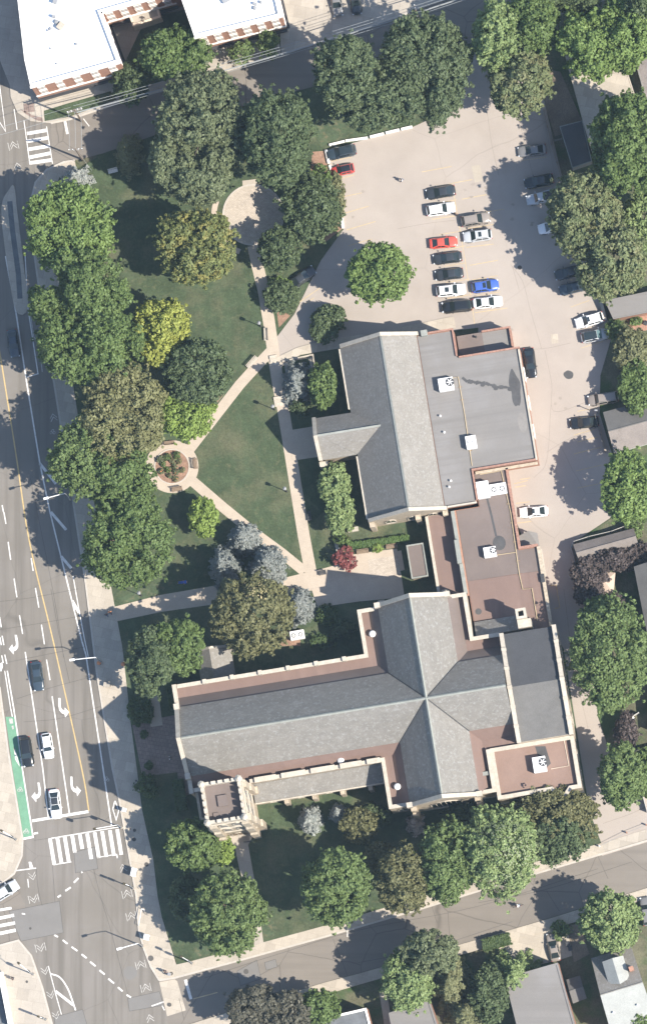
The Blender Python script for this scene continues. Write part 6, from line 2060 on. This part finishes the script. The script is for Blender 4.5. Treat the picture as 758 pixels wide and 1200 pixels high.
garden_chair('white garden chair in the yard beside the pale board fence', 741, 842, .4)
garden_chair('white garden chair beside the purple-brown bush in yard', 742, 862, -.3)
garden_chair('dark garden chair on the terracotta patio', 746, 376, .5, 'metal_dark')
garden_chair('dark garden chair at the outer edge of terracotta patio', 756, 379, -.5, 'metal_dark')
r = tag(empty('round_table', W(738, 729, .05)), 'round grey garden table in the shaded back yard', 'table')
MB().lathe((0, 0, 0), [(.08, .05), (.08, .7)], 8).build('leg', 'metal_grey', r)
MB().lathe((0, 0, 0), [(.75, .7), (.75, .75)], 18).build('tabletop', 'metal_grey', r)
for x, y, lab in ((665, 1107, 'dark wheeled bin beside the silver-grey sedan'), (668, 1112, 'grey wheeled bin next to the dark wheeled bin')):
    r = tag(empty('wheeled_bin', W(x, y, .05), R(10)), lab, 'bin')
    MB().box(-.28, .28, -.33, .33, .1, 1.0).build('body', 'metal_dark' if x == 665 else 'metal_grey', r)
    MB().box(-.31, .31, -.37, .37, 1.0, 1.07).build('lid', 'metal_dark', r)
    MB().tube([(-.26, .35, .12), (.26, .35, .12)], .11, 8).build('wheels', 'rubber', r)
ac_unit(W(349, 745, .15), R(10), (2.2, 1.4, 1.2), 'pale twin-fan air conditioner on the ground by church court', 2)
tag(MB().box(-1.6, 1.6, -1.2, 1.2, 0, .05).build('equipment_pad', 'mulch'), kind='structure').location = W(340, 748, .12)
# park sign and bins on the lawn
r = tag(empty('litter_bin', W(204, 353, .12)), 'dark litter bin on the lawn beside the yellow-leaved tree', 'litter bin')
MB().lathe((0, 0, 0), [(.3, 0), (.36, .9), (.36, 1.0)], 12).build('drum', 'metal_dark', r)
MB().lathe((0, 0, 0), [(.40, 1.0), (.34, 1.12), (.1, 1.2)], 12).build('lid', 'metal_dark', r)
r = tag(empty('entrance_sign', W(290, 987, .15), R(5)), 'dark oval notice board on the tower entrance walk', 'sign')
MB().box(-.5, .5, -.05, .05, .5, 1.3).build('board', 'metal_dark', r)
for x in (-.4, .4):
    MB().box(x-.03, x+.03, -.03, .03, 0, .5).build('post', 'metal_dark', r)

# utility poles and wires


def utility_pole(label, px, py, h, rz, arms):
    r = tag(empty('utility_pole', W(px, py, .12), rz), label, 'utility pole')
    MB().tube([(0, 0, -.1), (0, 0, h)], [.17, .12], 8).build('pole', 'pole_wood', r)
    for k, (z, ln) in enumerate(arms):
        a = MB().box(-ln/2, ln/2, -.08, .08, z-.09, z+.09).build('crossarm', 'wood_grey', r)
        for s in (-1, -.45, .45, 1):
            MB().lathe((s*ln*.46, 0, z), [(.07, .09), (.09, .2), (.05, .32)], 8).build('insulator', 'metal_white', a)
    return r


def pole_top(px, py, h):
    return W(px, py)+Vector((0, 0, h))


PA, PB, PC, PD = (97, 187), (96, 142), (265, 94), (492, 26)
utility_pole('utility pole on the park corner beside silvery spruce', PA[0], PA[1], 10.0, R(5), ((9.6, 2.2), (9.0, .8)))
utility_pole('utility pole with double crossarms before the brick corner facade', PB[0], PB[1], 10.5, R(15), ((10.1, 2.4), (9.4, 2.4)))
u = utility_pole('utility pole in the verge between the brick wings', PC[0], PC[1], 10.0, R(105), ((9.6, 2.0),))
MB().lathe((.35, 0, 0), [(.25, 7.4), (.28, 7.5), (.28, 8.5), (.2, 8.6)], 10).build('transformer', 'metal_grey', u)
utility_pole('utility pole among the dark trees by concrete yard', PD[0], PD[1], 10.0, R(105), ((9.6, 2.0),))


def wire(label, a, b, sag, rad=.025, group=None):
    a, b = Vector(a), Vector(b)
    n = 12
    pts = []
    for i in range(n+1):
        t = i/n
        p = a.lerp(b, t)
        p.z -= sag*4*t*(1-t)
        pts.append(p-a)
    o = MB().tube(pts, rad, 5).build('overhead_wire', 'wire')
    o.location = a
    tag(o, label, 'wire', group)


PE = (700, -45)
segs = [(PB, PC, 'between the brick corner pole and the verge pole'), (PC, PD, 'between the verge pole and the tree pole'), (PD, PE, 'running past the trees from the tree pole')]
for a, b, lab in segs:
    A_, B_ = pole_top(*a, 9.7), pole_top(*b, 9.7)
    d = (B_-A_).normalized()
    n_ = Vector((-d.y, d.x, 0))
    for k, s in enumerate((-.75, -.3, .3, .75)):
        wire('overhead wire '+lab, A_+n_*s, B_+n_*s, .5+.05*k, .028, 'overhead wires '+lab)
    wire('thick overhead cable bundle '+lab, A_-Vector((0, 0, 2.0)), B_-Vector((0, 0, 2.0)), .7, .07)
A_, B_ = pole_top(*PA, 9.7), pole_top(*PB, 9.7)
for s in (-.95, 0, .95):
    wire('thin overhead wire crossing the street to the brick corner pole', A_+Vector((s, 0, 0)), B_+Vector((s, 0, 0)), .3, .028, 'wires crossing the cross street')
for s in (-.6, .6):
    wire('slack wire leaving the brick corner pole over the pavement', pole_top(*PB, 9.4)+Vector((-.6, s, 0)), pole_top(-30, 175, 9.0)+Vector((0, s, 0)), .5, .025, 'wires over the pavement corner')
wire('guy wire from the park corner pole to the lawn', pole_top(*PA, 9.0), W(108, 200, .1), 0, .025)
r = tag(empty('lamp_pole', W(700, 484.5, .02)), 'short dark lamp pole between the van and black sedan', 'lamp post')
MB().tube([(0, 0, 0), (0, 0, 3.7)], [.08, .06], 8).build('pole', 'metal_dark', r)
MB().obox((-.12, 0, 3.72), (.45, .22, .12)).build('lamp_head', 'metal_grey', r)

# ================================================================== people


def skin(name, verts, edges, radii, root_i, m, parent=None):
    me = bpy.data.meshes.new(name)
    me.from_pydata(verts, edges, [])
    me.materials.append(MAT[m])
    o = bpy.data.objects.new(name, me)
    col.objects.link(o)
    o.parent = parent
    md = o.modifiers.new('skin', 'SKIN')
    md.use_smooth_shade = True
    for i, q in enumerate(radii):
        sv = me.skin_vertices[0].data[i]
        sv.radius = (q, q)
        sv.use_root = (i == root_i)
    sb = o.modifiers.new('sub', 'SUBSURF')
    sb.levels = 1
    sb.render_levels = 1
    return o


def person(label, loc, rz, top, legs, stride=.28, lying=False, bend=0.0, hair='hair'):
    r = tag(empty('person', loc, rz), label, 'person')
    V, E_, Q = [], [], []

    def add(p, q, frm=None):
        V.append(p)
        Q.append(q)
        if frm is not None:
            E_.append((frm, len(V)-1))
        return len(V)-1
    pel = add((0, 0, .95), .15)
    spn = add((bend*.3, 0, 1.12), .14, pel)
    chs = add((bend*.7, 0, 1.34), .16, spn)
    nck = add((bend, 0, 1.50), .055, chs)
    hd = add((bend+.02, 0, 1.60), .085, nck)
    hd2 = add((bend+.01, 0, 1.70), .095, hd)
    add((bend+.115, 0, 1.615), .018, hd)             # nose
    sets = {'arm': [], 'leg': []}
    for s in (-1, 1):
        sh = add((bend*.8, s*.19, 1.42), .065, chs)
        el = add((bend*.8-.05*s*stride*2, s*.26, 1.14), .048, sh)
        wr = add((bend*.8+.18-.1*s, s*.27, .93), .034, el)
        pm = add((bend*.8+.22-.1*s, s*.27, .86), .036, wr)
        for q in range(4):
            f1 = add((bend*.8+.23-.1*s+.012*q, s*.27+(q-1.5)*.018, .80-.006*abs(q-1)), .010, pm)
            add((bend*.8+.26-.1*s+.012*q, s*.27+(q-1.5)*.018, .765-.004*abs(q-1)), .009, f1)
        t1 = add((bend*.8+.26-.1*s, s*.24, .84), .011, pm)
        add((bend*.8+.28-.1*s, s*.235, .80), .010, t1)
        hp = add((0, s*.10, .90), .10, pel)
        kn = add((s*stride*.55+.03, s*.11, .50), .065, hp)
        an = add((s*stride-.08, s*.11, .09), .042, kn)
        add((s*stride+.10, s*.12, .05), .038, an)
    body = skin('body', V, E_, Q, 0, 'skin', r)
    tv = [(0, 0, .93), (bend*.3, 0, 1.12), (bend*.7, 0, 1.36), (bend*.95, 0, 1.46)]
    te = [(0, 1), (1, 2), (2, 3)]
    tq = [.165, .16, .18, .09]
    for s in (-1, 1):
        i = len(tv)
        tv += [(bend*.8, s*.20, 1.42), (bend*.8-.05*s*stride*2, s*.262, 1.15)]
        te += [(2, i), (i, i+1)]
        tq += [.085, .065]
    skin('shirt', tv, te, tq, 0, top, r)
    lv, le, lq = [(0, 0, .96)], [], [.16]
    for s in (-1, 1):
        i = len(lv)
        lv += [(0, s*.10, .89), (s*stride*.55+.03, s*.11, .50), (s*stride-.07, s*.11, .12)]
        le += [(0, i), (i, i+1), (i+1, i+2)]
        lq += [.115, .08, .058]
    skin('trousers', lv, le, lq, 0, legs, r)
    mb = MB()
    mb.lathe((bend-.015, 0, 0), [(.098, 1.62), (.112, 1.70), (.095, 1.77), (.04, 1.805)], 10)
    mb.build('hair', hair, r, smooth=True)
    if lying:
        r.rotation_euler = (0, R(84), rz)
    return r


person('person in a white top walking alone across the car park', W(471, 212, .02), R(200), 'cloth_white', 'cloth_denim')
person('person in dark clothes standing between rows near bronze-grey SUV', W(534, 252, .02), R(60), 'cloth_dark', 'cloth_dark', .1)
person('person in orange walking on the sunlit pavement by tree shadow', W(130, 718, .14), R(100), 'cloth_orange', 'cloth_dark')
person('person in dark clothes next to the orange-clad walker', W(126, 721, .14), R(100), 'cloth_dark', 'cloth_denim')
person('person in blue reclining on the lawn beside the main walk', W(208, 683, .24), R(5), 'cloth_blue', 'cloth_blue', .08, lying=True)
person('person beside the dark utility box at street corner', W(194, 1139, .14), R(30), 'cloth_dark', 'cloth_dark')
person('person in a pale shirt standing on the church forecourt', W(200, 889, .16), R(180), 'cloth_white', 'cloth_dark', .1)
person('person standing on the opposite pavement near the planted verge', W(16, 1147, .14), R(200), 'cloth_dark', 'cloth_dark', .15)
# cyclist on the side street
bk = tag(empty('bicycle', W(607, 1062, .02), R(195)), 'bicycle ridden along the side street', 'bicycle')
for x in (-.52, .52):
    mb = MB()
    mb.tube([(x+.33*math.cos(t), 0, .34+.33*math.sin(t)) for t in np.linspace(0, 6.283, 17)], .025, 5, False)
    wq = mb.build('wheel', 'rubber', bk)
    mb = MB()
    for q in range(4):
        mb.tube([(x-.31*math.cos(q*.785), 0, .34-.31*math.sin(q*.785)), (x+.31*math.cos(q*.785), 0, .34+.31*math.sin(q*.785))], .005, 3)
    mb.build('spokes', 'metal_grey', wq)
mb = MB()
for a, b in (((-.52, 0, .34), (-.1, 0, .3)), ((-.1, 0, .3), (-.22, 0, .85)), ((-.22, 0, .80), (.4, 0, .85)), ((-.1, 0, .3), (.38, 0, .78)), ((.4, 0, .95), (.52, 0, .34)), ((-.52, 0, .34), (-.22, 0, .78))):
    mb.tube([a, b], .022, 5)
mb.build('frame', 'car_red', bk)
MB().box(-.36, -.08, -.08, .08, .85, .92).build('saddle', 'metal_dark', bk)
MB().tube([(.34, -.28, 1.0), (.4, 0, .98), (.34, .28, 1.0)], .018, 5).build('handlebar', 'metal_dark', bk)
rd = person('person in a white top riding a bicycle on the side street', W(607, 1062, .10)+Vector((.12, .03, 0)), R(195), 'cloth_white', 'cloth_denim', .2, bend=.28)

for o in list(col.objects):
    if o.type == 'MESH' and o.parent is None and not o.get('label') and not o.get('kind'):
        o['kind'] = 'structure'

# ------------------------------------------------------------------ the air between the plane and the ground
hz = MB().box(-160, 160, -190, 160, -1.0, HC+6).build('haze', 'soil')
tag(hz, kind='stuff')
hm = bpy.data.materials.new('haze')
hm.use_nodes = True
hn = hm.node_tree
hn.nodes.remove(hn.nodes['Principled BSDF'])
pv = hn.nodes.new('ShaderNodeVolumePrincipled')
pv.inputs['Color'].default_value = (.60, .80, 1.0, 1)
pv.inputs['Density'].default_value = 2.8e-5
hn.links.new(pv.outputs[0], hn.nodes['Material Output'].inputs['Volume'])
hz.data.materials[0] = hm
